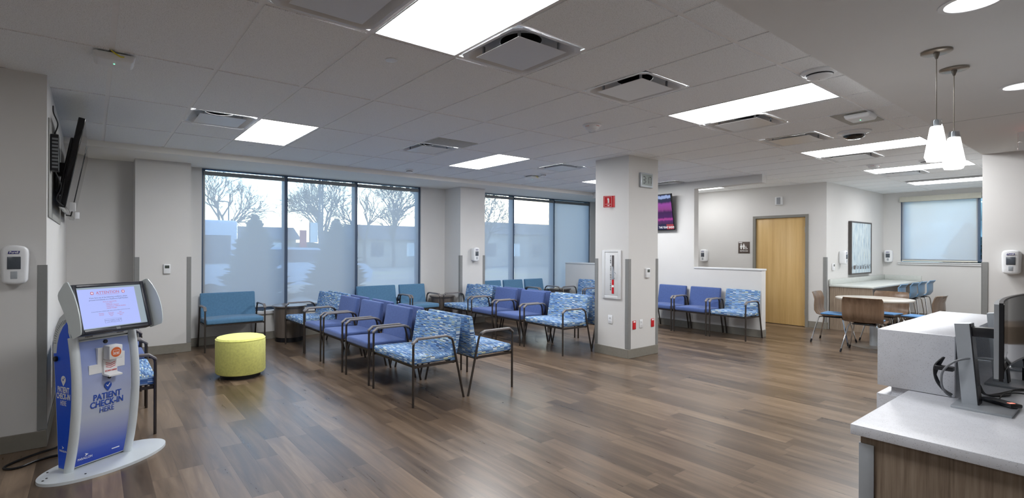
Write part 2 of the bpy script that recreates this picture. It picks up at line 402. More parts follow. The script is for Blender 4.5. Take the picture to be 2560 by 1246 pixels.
# restroom wall with its doorway
D0, D1, DH = 3.90, 4.80, 2.105
m = MB()
m.box(10.95, 11.1, D1 + 0.05, 6.1, 0, CZ).box(10.95, 11.1, 3.56, D0 - 0.05, 0, CZ).box(10.95, 11.1, D0 - 0.05, D1 + 0.05, DH + 0.05, CZ)
struct(m.build('wall_restroom', WALL, smooth=False))
struct(box(HX1, 11.1, 6.1, 6.2, 0, CZ).build('wall_passage_end', WALL, smooth=False))
struct(box(10.95, 11.1, 6.2, WY, 0, CZ).build('wall_window_end', WALL, smooth=False))
struct(box(11.1, 14.3, 3.56, 3.71, 0, CZ).build('wall_art', WALL, smooth=False))
V0, V1, VZ0, VZ1 = 2.005, 3.255, 1.25, 2.56
m = MB()
m.box(14.3, 14.5, V1, 3.71, 0, CZ).box(14.3, 14.5, 1.0, 1.62, 0, CZ).box(14.3, 14.5, 1.62, V1, 0, VZ0 - 0.05).box(14.3, 14.5, 1.62, V1, VZ1, CZ)
struct(m.build('wall_far', WALL, smooth=False))
struct(MB().box(8.33, 14.3, 1.0, DYE, 0, CZ).box(8.33, 8.5, -3.15, 1.0, 0, CZ).build('wall_right', WALL, smooth=False))
# soffit along the windows, drywall ceiling, slab
struct(MB().box(-0.275, HX, FY, WY + 0.2, SZ, CZ + 0.1).box(HX, 11.1, FY, WY + 0.2, SZ, CZ + 0.1).build('ceiling_soffit', SOFF, smooth=False))
struct(box(-3.2, 8.33, -3.0, DYE, DZ, CZ + 0.1).build('ceiling_drywall', DRYW, smooth=False))
struct(box(-3.3, 14.6, -3.2, 8.7, CZ + 0.16, CZ + 0.3).build('ceiling_slab', GRID, smooth=False))
struct(box(6.02, 6.024, -3.0, DYE, DZ - 0.0012, DZ + 0.001).build('trim_3', GREYP, smooth=False))

# ceiling grid: tiles hang 7 mm below the bars' web
fix_full = {}   # (i, j) -> full 2x4 cell used by a light
lights_ij = [(-3, 0), (2, 0), (7, 0), (12, 0), (16, 0), (20, 0), (2, 3), (7, 3), (12, 3), (16, 3)]  # first entry is out of view, added to brighten the kiosk side
diff_ij = [(1, 0, 1), (3, 0, 1), (5, 0, 1), (8, 0, 1), (10, 0, 1), (13, 0, 1), (17, 0, 1), (1, 3, 0), (5, 3, 0), (9, 3, 0), (14, 3, 0)]
bars = MB(); tiles = MB(); G = 0.015
YLO, YHI, XLO, XHI = DYE, FY, -3.05, 14.3
def tile(x0, x1, y0, y1):
    x0 = max(x0, XLO); x1 = min(x1, XHI); y0 = max(y0, YLO); y1 = min(y1, YHI)
    if x1 - x0 < 0.05 or y1 - y0 < 0.05: return
    tiles.box(x0, x1, y0, y1, CZ - 0.002, CZ + 0.02)
for i in range(-6, 24):
    for j in range(-1, 6):
        x0 = GX0 + i * DX; y0 = GY0 + j * DY
        if (i, j) in lights_ij: continue
        d = [h for (a, b, h) in diff_ij if (a, b) == (i, j)]
        if d:
            h = 1 - d[0]
            tile(x0 + G, x0 + DX - G, y0 + h * DY / 2 + G, y0 + (h + 1) * DY / 2 - G)
        elif (i, j) == (19, 0):
            tile(x0 + G, x0 + DX / 2 - 0.05, y0 + G, y0 + DY - G)
        else: tile(x0 + G, x0 + DX - G, y0 + G, y0 + DY - G)
for i in range(-5, 25):
    x = GX0 + i * DX
    if XLO < x < XHI: bars.box(x - G - 0.002, x + G + 0.002, YLO, YHI, CZ + 0.0040, CZ + 0.012)
for j in range(0, 5):
    y = GY0 + j * DY; bars.box(XLO, XHI, y - G - 0.002, y + G + 0.002, CZ + 0.0044, CZ + 0.0124)
for (i, j, h) in diff_ij:
    y = GY0 + j * DY + DY / 2; x = GX0 + i * DX; bars.box(x, x + DX, y - G, y + G, CZ + 0.0047, CZ + 0.0126)
bars.box(XLO, XHI, YHI - 0.015, YHI, CZ - 0.004, CZ + 0.008)
struct(tiles.build('ceiling', TILE, smooth=False)); struct(bars.build('trim_4', GRID, smooth=False))

# baseboards and corner guards
BH = 0.125; bb = []
def baseb(side, segs):
    m = MB()
    for (x0, x1, y0, y1) in segs: m.box(x0, x1, y0, y1, 0.0, BH, bev=0.003, seg=1)
    struct(m.build('baseboard_' + side, BASE))
T = 0.008
baseb('left', [(-3.05, -0.275 + T, 4.82 - T, 4.82), (-0.275, -0.275 + T, 4.82, WY)])
baseb('window', [(-0.267, 0.455, WY - T, WY), (1.118, 5.70, WY - T, WY), (6.30, 9.0, WY - T, WY),
                 (0.455 - T, 1.118 + T, 8.06 - T, 8.06), (0.455 - T, 0.455, 8.06, WY - T), (1.118, 1.118 + T, 8.06, WY - T),
                 (5.70 - T, 6.30 + T, 7.88 - T, 7.88), (5.70 - T, 5.70, 7.88, WY - T), (6.30, 6.30 + T, 7.88, WY - T)])
baseb('column', [(PX0 - T, PX1 + T, PY0 - T, PY0), (PX0 - T, PX0, PY0, PY1), (PX1, PX1 + T, PY0, PY1), (PX0 - T, PX1 + T, PY1, PY1 + T)])
baseb('partition', [(HX - T, HX, 3.85 - T, 8.20), (HX, HX1 + T, 3.85 - T, 3.85), (HX1, HX1 + T, 3.85, 6.1)])
baseb('restroom', [(10.95 - T, 10.95, D1 + 0.05, 6.1), (10.95 - T, 10.95, 3.56 - T, D0 - 0.05), (10.95, 11.02, 3.56 - T, 3.56)])
baseb('right', [(8.33 - T, 8.33, -3.0, DYE), (8.33 - T, 14.3, DYE, DYE + T), (14.3 - T, 14.3, DYE + T, 3.56)])
gn = [5]
def guard(cx, cy, dx, dy, z0=BH + 0.004, z1=1.34):
    """L-shaped guard on the corner at (cx,cy); dx,dy point along the two faces away from the corner"""
    t, wd = 0.006, 0.05; m = MB()
    x0, x1 = sorted((cx - dx * t, cx + dx * wd)); y0, y1 = sorted((cy - dy * t, cy + dy * wd))
    m.box(x0, x1, min(cy, cy - dy * t), max(cy, cy - dy * t), z0, z1, bev=0.002, seg=1)
    m.box(min(cx, cx - dx * t), max(cx, cx - dx * t), min(cy, cy + dy * wd), max(cy, cy + dy * wd), z0, z1, bev=0.002, seg=1)
    struct(m.build('trim_%d' % gn[0], GUARD)); gn[0] += 1
guard(-0.275, 4.82, -1, 1); guard(0.455, 8.06, 1, 1); guard(1.118, 8.06, -1, 1); guard(5.70, 7.88, 1, 1); guard(6.30, 7.88, -1, 1)
guard(PX0, PY0, 1, 1); guard(PX1, PY0, -1, 1); guard(PX0, PY1, 1, -1); guard(10.95, 3.56, 1, 1); guard(8.33, DYE, 1, -1)

# ------------------------------------------------------------------ windows
def window(n, x0, x1, mull, y):
    fr = MB(); fw = 0.05
    root = bpy.data.objects.new('window_%d' % n, None); COL.objects.link(root); struct(root); root.location = (0, 0, 0)
    fr.box(x0, x0 + fw, y + 0.03, y + 0.16, WZ0, SZ).box(x1 - fw, x1, y + 0.03, y + 0.16, WZ0, SZ)
    fr.box(x0 + fw, x1 - fw, y + 0.03, y + 0.16, WZ0, WZ0 + 0.05).box(x0 + fw, x1 - fw, y + 0.03, y + 0.16, SZ - 0.012, SZ)
    for a in mull: fr.box(a - 0.03, a + 0.03, y + 0.03, y + 0.16, WZ0 + 0.05, SZ - 0.012)
    fr.build('window_frame', WFRAME, root, smooth=False)
    box(x0, x1, y - 0.03, y + 0.03, WZ0 - 0.06, WZ0 - 0.012, bev=0.003).build('window_sill', WHITEM, root)
    ed = [x0 + fw] + [q for a in mull for q in (a - 0.03, a + 0.03)] + [x1 - fw]
    for a, b in zip(ed[::2], ed[1::2]): box(a, b, y + 0.09, y + 0.10, WZ0 + 0.05, SZ - 0.012).build('pane', GLASS, root, smooth=False)
    return ed
e1 = window(1, W1[0], W1[1], [2.56, 3.80], WY)
e2 = window(2, W2[0], W2[1], [7.57, 8.86], WY)
def shade(x0, x1, y, label, grp, zt=2.61, zb=0.545):
    o = thing('roller_shade', ((x0 + x1) / 2, y, zt), 0, label, 'window shade', grp); hw = (x1 - x0) / 2
    MB().quad((-hw, 0, 0.0), (hw, 0, 0.0), (hw, 0, zb - zt), (-hw, 0, zb - zt)).build('shade_fabric', SHADE, o, smooth=False)
    MB().box(-hw, hw, -0.012, 0.018, -0.045, 0.015, bev=0.004).build('head_rail', GREYP, o)
    MB().box(-hw, hw, -0.006, 0.006, zb - zt - 0.022, zb - zt, bev=0.003).build('hem_bar', flat('shade_hem', (166, 172, 178), 0.6), o)
g = 'grey mesh shades on the tall windows'
for (a, b, lb) in ((W1[0] + 0.02, 2.535, 'grey mesh roller shade behind the lone teal armchair, next to the left pier'),
                   (2.585, 3.775, 'grey mesh roller shade in the middle pane of the first tall window'),
                   (3.825, W1[1] - 0.05, 'grey mesh roller shade behind the pair of teal chairs'),
                   (W2[0] + 0.02, 7.545, 'grey mesh roller shade just right of the pier with the hand sanitizer'),
                   (7.595, 8.835, 'grey mesh roller shade in the middle pane of the far tall window'),
                   (8.885, W2[1] - 0.05, 'grey mesh roller shade above the low wall beside the square column')):
    shade(a, b, WY + 0.012, lb, g)
# small far window
root = bpy.data.objects.new('window_3', None); COL.objects.link(root); struct(root)
fx = 14.33
fr = MB().box(fx, fx + 0.1, V1 - 0.04, V1, VZ0, VZ1).box(fx, fx + 0.1, 1.62, V1 - 0.04, VZ0, VZ0 + 0.04).box(fx, fx + 0.1, 1.62, V1 - 0.04, VZ1 - 0.03, VZ1).box(fx, fx + 0.1, 2.03, 2.08, VZ0 + 0.04, VZ1 - 0.03).box(fx, fx + 0.1, 1.62, 1.66, VZ0 + 0.04, VZ1 - 0.03)
fr.build('window_frame', WFRAME, root, smooth=False)
box(fx + 0.05, fx + 0.06, 2.08, V1 - 0.04, VZ0 + 0.04, VZ1 - 0.03).build('pane', GLASS, root, smooth=False)
box(fx + 0.05, fx + 0.06, 1.66, 2.03, VZ0 + 0.04, VZ1 - 0.03).build('pane', GLASS, root, smooth=False)
MB().box(14.27, 14.30, 1.60, V1 + 0.04, VZ0 - 0.09, VZ0 - 0.05, bev=0.003).box(14.25, 14.36, 1.60, V1 + 0.04, VZ0 - 0.05, VZ0 - 0.03, bev=0.003).build('window_sill', WHITEM, root)
o = thing('roller_shade', (14.315, 2.655, VZ1), 0, 'pale mesh roller shade under a cream valance in the small far window', 'window shade')
MB().quad((0, -0.60, 0), (0, 0.58, 0), (0, 0.58, -1.300), (0, -0.60, -1.300)).build('shade_fabric', SHADE2, o, smooth=False)
MB().box(-0.006, 0.006, -0.60, 0.58, -1.325, -1.300, bev=0.003).build('hem_bar', SHADEV, o)
MB().box(-0.075, -0.018, -0.66, 0.61, -0.035, 0.075, bev=0.004).build('valance', SHADEV, o)

# ------------------------------------------------------------------ restroom door
root = bpy.data.objects.new('door_1', None); COL.objects.link(root); struct(root)
MB().box(10.93, 11.1, D0 - 0.05, D0, 0, DH + 0.05).box(10.93, 11.1, D1, D1 + 0.05, 0, DH + 0.05).box(10.93, 11.1, D0, D1, DH, DH + 0.05).build('door_frame', DOORFR, root, smooth=False)
struct(box(11.1, 11.14, 3.72, 6.3, 0, CZ).build('wall_restroom_back', WALL, smooth=False))  # unseen sheet added behind the door to stop light leaking under it
dl = box(10.965, 11.01, D0 + 0.004, D1 - 0.004, 0.008, DH - 0.004, bev=0.002).build('door_leaf', MAPLE, root)
for z in (0.28, 1.06, 1.86): MB().box(10.951, 10.966, D0 - 0.006, D0 + 0.014, z - 0.055, z + 0.055, bev=0.003).build('hinge', ALUM, root)
h = MB(); h.lathe([(0.03, 0), (0.03, 0.012)], n=20).xform(Matrix.Translation((10.965, D1 - 0.07, 1.0)) @ Matrix.Rotation(R(-90), 4, 'Y'))
h.tube([(10.955, D1 - 0.07, 1.0), (10.91, D1 - 0.07, 1.0), (10.90, D1 - 0.085, 1.0), (10.90, D1 - 0.20, 1.0)], 0.009)
h.build('door_handle', BRUSH, root)

# ------------------------------------------------------------------ ceiling lights, diffusers and devices
def troffer(i, j, label, grp):
    x0 = GX0 + i * DX; y0 = GY0 + j * DY; o = thing('troffer_light', (x0 + DX / 2, y0 + DY / 2, CZ), 0, label, 'ceiling light', grp)
    a, b = DX / 2 - 0.013, DY / 2 - 0.013
    m = MB(); t = 0.008
    m.box(-a, a, -b, -b + t, -0.002, 0.05).box(-a, a, b - t, b, -0.002, 0.05).box(-a, -a + t, -b + t, b - t, -0.002, 0.05).box(a - t, a, -b + t, b - t, -0.002, 0.05)
    m.box(-a, a, -b, b, 0.12, 0.13)
    m.build('housing', WHITEM, o, smooth=False)
    # curved wings either side of the raised spine, sloped ends: one luminous basket
    N = 12; M_ = 6; bm = MB(); V = {}
    ai, bi = a - t, b - t
    for p in range(N + 1):
        for q in range(M_ + 1):
            u = -1 + 2 * p / N; v = -1 + 2 * q / M_; vv = math.copysign(1 - (1 - abs(v)) ** 2.2, v)
            prof = 0.085 * (1 - abs(u) ** 2.4) - 0.035 * math.exp(-(u / 0.22) ** 2)
            endf = min(1, (1 - abs(vv)) / 0.22); z = prof * (endf ** 0.5 if endf > 0 else 0)
            V[p, q] = bm.bm.verts.new((u * ai, vv * bi, 0.004 + z))
    for p in range(N):
        for q in range(M_): bm.bm.faces.new([V[p, q], V[p, q + 1], V[p + 1, q + 1], V[p + 1, q]])
    bm.build('lens', LENS_DIM if (i, j) in ((16, 3), (-3, 0)) else (LENS_FAR if i >= 16 else (LENS_NEAR if (i, j) == (2, 0) else LENS)), o)
names = ['dimmer troffer light over the entry side, left of the picture', 'big near troffer light over the open floor, closest to the camera', 'long troffer light beyond the second square vent, over the aisle left of the pendants',
         'long troffer light crossing behind the ceiling camera dome', 'long troffer light seen just behind the lower ends of the two pendants',
         'farthest troffer light, beside the dark slot vent near the small window', 'troffer light between the window wall and the kiosk side, beside a square vent',
         'troffer light above the chairs between the two tall windows', 'troffer light cut off behind the left edge of the square column', 'troffer light glowing over the restroom passage behind the header']
for (i, j), nm in zip(lights_ij, names): troffer(i, j, nm, 'recessed troffer lights')

def diffuser(i, j, h, label):
    x0 = GX0 + i * DX; y0 = GY0 + j * DY + h * DY / 2; o = thing('air_vent', (x0 + DX / 2, y0 + DY / 4, CZ), 0, label, 'ceiling vent', 'square vents in the ceiling')
    a = DX / 2 - 0.011; m = MB()
    # stepped bell flaring up to the neck
    rings = [(a, -0.002), (a - 0.022, -0.002), (a - 0.03, 0.004), (a - 0.06, 0.035), (a - 0.10, 0.058), (0.135, 0.075)]
    vs = []
    for k, (r, z) in enumerate(rings):
        rr = []
        for s_ in range(32):
            th = 2 * math.pi * s_ / 32 + math.pi / 32; c, s2 = math.cos(th), math.sin(th)
            e = 14 if k < 3 else (7 if k == 3 else (4 if k == 4 else 2)); q = (abs(c) ** e + abs(s2) ** e) ** (-1 / e)
            rr.append(m.bm.verts.new((r * c * q, r * s2 * q, z)))
        vs.append(rr)
    for A, B in zip(vs, vs[1:]):
        for k in range(32): m.bm.faces.new([A[k], A[(k + 1) % 32], B[(k + 1) % 32], B[k]])
    m.build('vent_bell', WHITEM, o)
    MB().lathe([(0.134, 0.076), (0.134, 0.14), (0.01, 0.14)], n=32, cap=False).build('duct_neck', DGREY, o)
    MB().box(-0.205, 0.205, -0.205, 0.205, -0.012, -0.008, bev=0.0015, seg=1).build('plaque', WHITEM, o)
    for sx in (-1, 1):
        for sy in (-1, 1): MB().box(sx * 0.17 - 0.007, sx * 0.17 + 0.007, sy * 0.17 - 0.007, sy * 0.17 + 0.007, -0.008, 0.052).build('hanger', ALUM, o, smooth=False)
dn = ['square ceiling vent cut by the top edge, left of the biggest light', 'large square ceiling vent just right of the biggest light, showing a round duct',
      'square ceiling vent with black duct, alone in the middle of the near ceiling', 'square ceiling vent touching the right end of the second long light',
      'square ceiling vent reflecting the tan door, alone between two long lights', 'square ceiling vent tucked behind the third long light',
      'smallest square ceiling vent, tucked behind the light near the pendants', 'square ceiling vent beside the troffer light at upper left',
      'square ceiling vent with grey shade on one side, middle of the window side', 'square ceiling vent mirrored blue, just left of the square column', 'ceiling vent peeking out at the right of the square column']
for (i, j, h), nm in zip(diff_ij, dn): diffuser(i, j, h, nm)
sx0 = GX0 + 19 * DX + DX / 2
o = thing('slot_vent', (sx0 + 0.12, GY0 + DY / 2, CZ), 0, 'long dark slot vent in front of the farthest troffer light', 'ceiling vent')
MB().box(-0.15, -0.135, -0.59, 0.59, -0.002, 0.06).box(0.135, 0.15, -0.59, 0.59, -0.002, 0.06).box(-0.135, 0.135, -0.59, -0.575, -0.002, 0.06).box(-0.135, 0.135, 0.575, 0.59, -0.002, 0.06).build('vent_frame', WHITEM, o, smooth=False)
MB().box(-0.135, 0.135, -0.575, 0.575, 0.05, 0.06).build('slot', DARKP, o, smooth=False)

def access_point(x, y, rz, label, cable):
    o = thing('wireless_access_point', (x, y, CZ - 0.002), rz, label, 'wireless access point', 'wireless access points')
    def fn(p):
        k = 1 - 0.10 * max(0, (-0.02 - p.z) / 0.03); return Vector((p.x * k, p.y * k, p.z))
    MB().rbox(-0.115, 0.115, -0.10, 0.10, -0.055, -0.008, 0.016, fn, (3, 3, 1)).build('shell', WHITEP, o)
    MB().box(-0.09, 0.09, -0.07, 0.07, -0.008, -0.001).build('mount_plate', DGREY, o, smooth=False)
    MB().lathe([(0.004, -0.0575), (0.004, -0.0555)], c=(0.0, 0.0, 0), n=10).build('status_light', GREENL, o)
    if cable: MB().tube([(0.02, 0.112, -0.004), (0.0, 0.118, -0.02), (-0.03, 0.11, -0.034), (-0.05, 0.101, -0.03)], 0.004, 6).build('network_cable', YEL, o)
access_point(0.11, 4.06, R(180), 'white access point with a yellow cable, on the ceiling above the kiosk', True)
access_point(5.74, 1.60, R(0), 'white access point with a green light, left of the two pendants', False)
access_point(6.17, 6.40, R(180), 'white access point with a yellow cable, near the window pier', True)

def smoke(x, y, label, strobe=False, r=0.055):
    z = CZ - 0.002 if y > DYE else DZ
    o = thing('smoke_detector', (x, y, z), 0, label, 'smoke detector', 'round alarms on the ceiling')
    MB().lathe([(r * 1.25, -0.001), (r * 1.22, -0.012), (r * 0.95, -0.022), (r * 0.85, -0.042), (r * 0.55, -0.056), (0.004, -0.058)], n=28, cap=False).build('detector_body', WHITEP, o)
    MB().lathe([(r * 0.5, -0.0585), (r * 0.42, -0.074), (0.003, -0.082)] if strobe else [(r * 0.95, -0.026), (r * 0.91, -0.034)], n=24, cap=False).build('strobe_lens' if strobe else 'sensor_vent', CLEAR if strobe else DARKP, o)
    if strobe:
        text('alarm_lettering', 'FIRE', 0.026, REDI, o, frameM((0.0, -r * 1.02, -0.018), (1, 0, 0), (0, -0.45, 1)))
        text('alarm_lettering', 'FIRE', 0.026, REDI, o, frameM((-r * 1.02, 0.0, -0.018), (0, -1, 0), (-0.45, 0, 1)))
smoke(4.138, 1.393, 'round smoke detector beside the drywall ceiling edge, nearest the pendants', r=0.09)
smoke(4.09, 3.375, 'round fire strobe with red letters in the middle of the ceiling', True, 0.075)
smoke(4.09, 7.06, 'small round smoke detector near the first window soffit')
smoke(9.3, 2.43, 'far fire strobe with red letters, in front of the fourth long light', True, 0.07)
smoke(9.4, 1.86, 'smoke detector half hidden behind the lower pendant glass', r=0.07)
smoke(6.09, 6.05, 'small smoke detector beside the far access point', r=0.05)
k = 0
for x, y, lb in ((1.608, 3.024, 'white sprinkler cap in the tile below the biggest light'), (1.573, 6.614, 'white sprinkler cap in front of the upper left troffer light'),
                 (4.685, 3.071, 'white sprinkler cap right of the middle fire strobe'), (7.742, 3.052, 'sprinkler cap left of the third long light'),
                 (9.585, 3.054, 'sprinkler cap above the restroom door corner'), (4.553, 6.549, 'sprinkler cap left of the light between the tall windows'),
                 (7.3, 6.704, 'sprinkler cap just left of the square column')):
    tag(MB().lathe([(0.04, -0.001), (0.04, -0.004), (0.034, -0.0055)], n=24).build('sprinkler_cap', WHITEP, None, loc=(x, y, CZ - 0.002)), lb, 'sprinkler cap', 'sprinkler caps')
o = thing('security_camera', (6.55, 1.88, CZ - 0.002), 0, 'round ceiling camera with dark dome, behind the access point', 'security camera')
MB().lathe([(0.15, -0.001), (0.148, -0.012), (0.105, -0.022), (0.10, -0.04)], n=32, cap=False).build('camera_housing', WHITEP, o)
MB().lathe([(0.098, -0.03), (0.092, -0.055), (0.06, -0.075), (0.01, -0.082)], n=28).build('dome', BLACKG, o)

def downlight(x, y, label):
    o = thing('downlight', (x, y, DZ), 0, label, 'ceiling light', 'round downlights in the smooth ceiling')
    MB().lathe([(0.118, -0.0005), (0.116, -0.005), (0.096, -0.006), (0.094, -0.0005)], n=40, cap=False).build('trim_ring', WHITEM, o)
    MB().lathe([(0.093, -0.002), (0.093, -0.0012)], n=36).build('lens', DOWN, o)
downlight(3.175, 0.475, 'round downlight cut by the top edge of the photo, above the desk')
downlight(5.05, 0.51, 'round downlight at the right edge of the photo, beyond the pendants')
downlight(1.30, 0.44, 'round downlight above the viewer, outside the picture')  # added out of view, continuing the spacing of the visible downlights
for x_, lb in ((-0.6, 'left'), (1.30, 'second'), (3.175, 'third'), (5.05, 'right')): downlight(x_, -1.35, 'round downlight in the row behind the viewer, %s of four' % lb)  # whole row added out of view for more ambient light

for (x0_, x1_, y0_, y1_, lb) in ((5.60, 6.17, 1.53, 1.80, 'darker grey ceiling panel behind the access point near the pendants'), (3.165, 3.73, 4.80, 5.12, 'darker grey ceiling panel beside the middle window-side vent')):
    tag(box(x0_, x1_, y0_, y1_, CZ - 0.006, CZ - 0.0022, bev=0.001).build('ceiling_panel', flat('speaker_panel_grey', (176, 176, 170), 0.8)), lb, 'ceiling panel')
# pendants
def make_pendant():
    o = thing('pendant_light', (0, 0, DZ), 0, '', 'pendant lamp', 'pair of glass pendants')
    MB().lathe([(0.068, -0.0005), (0.068, -0.010), (0.065, -0.012)], n=36).build('canopy', BRUSH, o)
    MB().lathe([(0.014, -0.012), (0.013, -0.022), (0.005, -0.045)], n=16).build('strain_relief', BRUSH, o)
    MB().tube([(0, 0, -0.04), (0, 0, -0.388)], 0.0022, 8).build('cord', BRUSH, o)
    b = MB()
    for t_ in (0.06,): pass
    gl = MB().lathe([(0.026, -0.422), (0.031, -0.428), (0.057, -0.588), (0.044, -0.618), (0.006, -0.620)], n=6)
    gl.xform(Matrix.Rotation(R(15), 4, 'Z')); gl.build('glass_shade', PEND, o, smooth=False)
    MB().lathe([(0.023, -0.382), (0.0245, -0.385), (0.0315, -0.427), (0.029, -0.427), (0.021, -0.387)], n=6, cap=False).xform(Matrix.Rotation(R(15), 4, 'Z')).build('clear_collar', CLEAR, o, smooth=False)
    MB().lathe([(0.009, -0.385), (0.012, -0.392), (0.012, -0.426)], n=16).build('socket', ALUM, o)
    return o
pp = Proto(make_pendant())
pp.put((3.80, 0.712, DZ), 0, 'nearer and upper of the two glass pendant lamps over the counter')
pp.put((4.25, 0.716, DZ), R(8), 'farther and lower of the two glass pendant lamps over the counter')

# exit sign hanging at the right edge
o = thing('exit_sign', (6.9, 0.53, DZ), 0, 'red lit exit sign at the right edge under the smooth ceiling', 'exit sign')
MB().box(-0.04, 0.04, -0.12, 0.12, -0.018, -0.0005, bev=0.003).build('mount', WHITEM, o)
MB().box(-0.010, 0.010, -0.20, 0.20, -0.19, -0.018, bev=0.002).build('sign_panel', CLEAR, o)
text('sign_lettering', 'EXIT', 0.13, EXITR, o, frameM((-0.011, 0.0, -0.10), (0, -1, 0)), extrude=0.001, bold=0.003)

# ------------------------------------------------------------------ lounge chairs   (front towards -x, depth along +x)
def make_chair(w_, mat, cat='chair'):
    o = thing('lounge_armchair', (0, 0, 0), 0, '', cat)
    hw = w_ / 2; r = 0.0115
    for s in (-1, 1):
        y = s * hw
        MB().tube([(0, y, 0.0), (0, y, 0.56), (0.004, y, 0.588), (0.018, y, 0.606), (0.045, y, 0.612)], r, 10).build('leg', FRAME, o)
        MB().tube([(0.40, y, 0.608), (0.425, y, 0.602), (0.442, y, 0.585), (0.452, y, 0.555), (0.583, y, 0.0)], r, 10).build('leg', FRAME, o)
        def fa(p):
            q = Vector(p)
            if q.x < 0.04: q.z -= (0.04 - q.x) * 0.8
            if q.x > 0.38: q.z -= (q.x - 0.38) * 0.5
            return q
        MB().rbox(-0.012, 0.425, y - 0.021, y + 0.021, 0.618, 0.640, 0.009, fa, (8, 1, 0)).build('armrest', ARMP, o)
    f = MB()
    f.box(0.010, 0.030, -hw + 0.008, hw - 0.008, 0.362, 0.384)
    f.box(0.455, 0.475, -hw + 0.008, hw - 0.008, 0.352, 0.374)
    for s in (-1, 1): f.box(0.008, 0.49, s * (hw - 0.012) - 0.008, s * (hw - 0.012) + 0.008, 0.357, 0.379)
    f.build('seat_frame', FRAME, o, smooth=False)
    c = hw - 0.014
    def fs(p):
        u = (p.x - 0.23) / 0.24; v = p.y / c; q = Vector(p)
        if p.z > 0.43: q.z += 0.020 * max(0, 1 - v * v) * max(0, 1 - u ** 4) - 0.012 * (u + 1) / 2
        return q
    MB().rbox(-0.008, 0.47, -c, c, 0.385, 0.458, 0.022, fs, (6, 8, 1)).build('seat', mat, o)
    def fb(p):
        q = Vector(p); t_ = (p.z - 0.36) / 0.43
        q.x += 0.085 * (t_ - 0.25) ; thick = (p.x - 0.452) / 0.062
        q.x += 0.016 * thick * math.sin(math.pi * min(1, max(0, t_))) - 0.012 * thick * t_
        return q
    MB().rbox(0.452, 0.514, -c + 0.002, c - 0.002, 0.362, 0.792, 0.017, fb, (2, 6, 8)).build('backrest', mat, o)
    return o
WIDE, NARR = 0.80, 0.585
PW = Proto(make_chair(WIDE, PATF)); PN = Proto(make_chair(NARR, PATF)); BN = Proto(make_chair(NARR, BLUEF))
TW = Proto(make_chair(WIDE, TEALF)); TN = Proto(make_chair(NARR, TEALF))
def row(P_, x, y0, y1, rz, label, grp): P_.put((x, (y0 + y1) / 2, 0), rz, label, grp)
# first row, facing left, then its back-to-back partner row
G1 = 'front seating row facing the kiosk'; G1b = 'seating row back to back with the front row'
for P_, y0, y1, lb in ((PW, 4.03, 4.825, 'wide dash-patterned armchair at the near end of the front row, whole in view'),
                       (BN, 4.95, 5.54, 'blue armchair next to the near patterned one in the front row'),
                       (BN, 5.665, 6.255, 'middle blue armchair of the three in the front row'),
                       (BN, 6.375, 6.96, 'blue armchair farthest from camera in the front row, next to the patterned end chair'),
                       (PW, 7.02, 7.82, 'wide dash-patterned armchair at the window end of the front row, beside a round table')):
    row(P_, 2.378, y0, y1, R(0.6), lb, G1)
for P_, y0, y1, lb in ((PW, 4.03, 4.83, 'wide patterned armchair facing right, back to back with the nearest patterned one'),
                       (BN, 4.95, 5.54, 'blue armchair mostly hidden behind the nearest blue back of the front row'),
                       (BN, 5.665, 6.255, 'blue armchair hidden behind the middle blue back of the front row'),
                       (BN, 6.375, 6.96, 'blue armchair hidden behind the farthest blue back of the front row'),
                       (PW, 7.02, 7.82, 'patterned armchair showing only its top edge behind the front row window-end chair')):
    row(P_, 3.600, y0, y1, R(180), lb, G1b)
G2 = 'second seating row beside the square column'; G2b = 'row back to back with the second seating row'
for P_, y0, y1, lb in ((PW, 4.775, 5.57, 'wide patterned armchair beside the square column, its back leg near the column base'),
                       (BN, 5.68, 6.25, 'blue armchair next to the patterned one by the square column'),
                       (BN, 6.355, 6.95, 'blue armchair next to the patterned one by the corner drum table'),
                       (PW, 7.055, 7.86, 'wide patterned armchair between the corner drum table and the blue ones')):
    xm = 5.19 + ((y0 + y1) / 2 - 4.775) * 0.036; row(P_, xm, y0, y1, R(-2), lb, G2)
for P_, y0, y1, lb in ((PW, 4.80, 5.58, 'patterned armchair back to back with the one by the column, partly hidden by the column'),
                       (BN, 5.67, 6.25, 'blue armchair behind the blue one nearest the column'),
                       (BN, 6.30, 6.885, 'blue armchair behind the blue one near the window pier'),
                       (PW, 6.95, 7.74, 'patterned armchair showing a strip of top edge in front of the window pier')):
    xm = 6.42 + ((y0 + y1) / 2 - 4.775) * 0.036; row(P_, xm, y0, y1, R(178), lb, G2b)
G3 = 'chairs along the partition wall'
for P_, y0, y1, lb in ((PN, 3.83, 4.42, 'patterned armchair at the free end of the half wall, near the tan door'),
                       (BN, 4.49, 5.06, 'blue armchair beside the patterned one at the half wall'),
                       (BN, 5.13, 5.70, 'blue armchair under the television, cut by the right side of the column'),
                       (BN, 6.55, 7.08, 'armchair mostly hidden behind the left side of the square column'),
                       (PN, 7.16, 7.75, 'patterned armchair by the low wall, seen just left of the square column')):
    row(P_, 8.405, y0, y1, 0, lb, G3)
G4 = 'teal chairs under the windows'
for P_, x0, x1, lb in ((TW, 1.264, 2.06, 'wide teal armchair alone under the first window, behind the yellow ottoman'),
                       (TW, 3.735, 4.555, 'wide teal armchair beside a narrower teal one under the first window'),
                       (TN, 4.61, 5.165, 'narrower teal armchair under the first window, next to the corner drum table'),
                       (TN, 6.53, 7.10, 'teal armchair half hidden by the window pier with the sanitizer'),
                       (TN, 7.16, 7.73, 'middle one of the three teal armchairs under the far window'),
                       (TN, 7.79, 8.36, 'teal armchair under the far window, next to the table with cables')):
    P_.put(((x0 + x1) / 2, 7.80 if x0 < 6 else 7.79, 0), R(90), lb, G4)
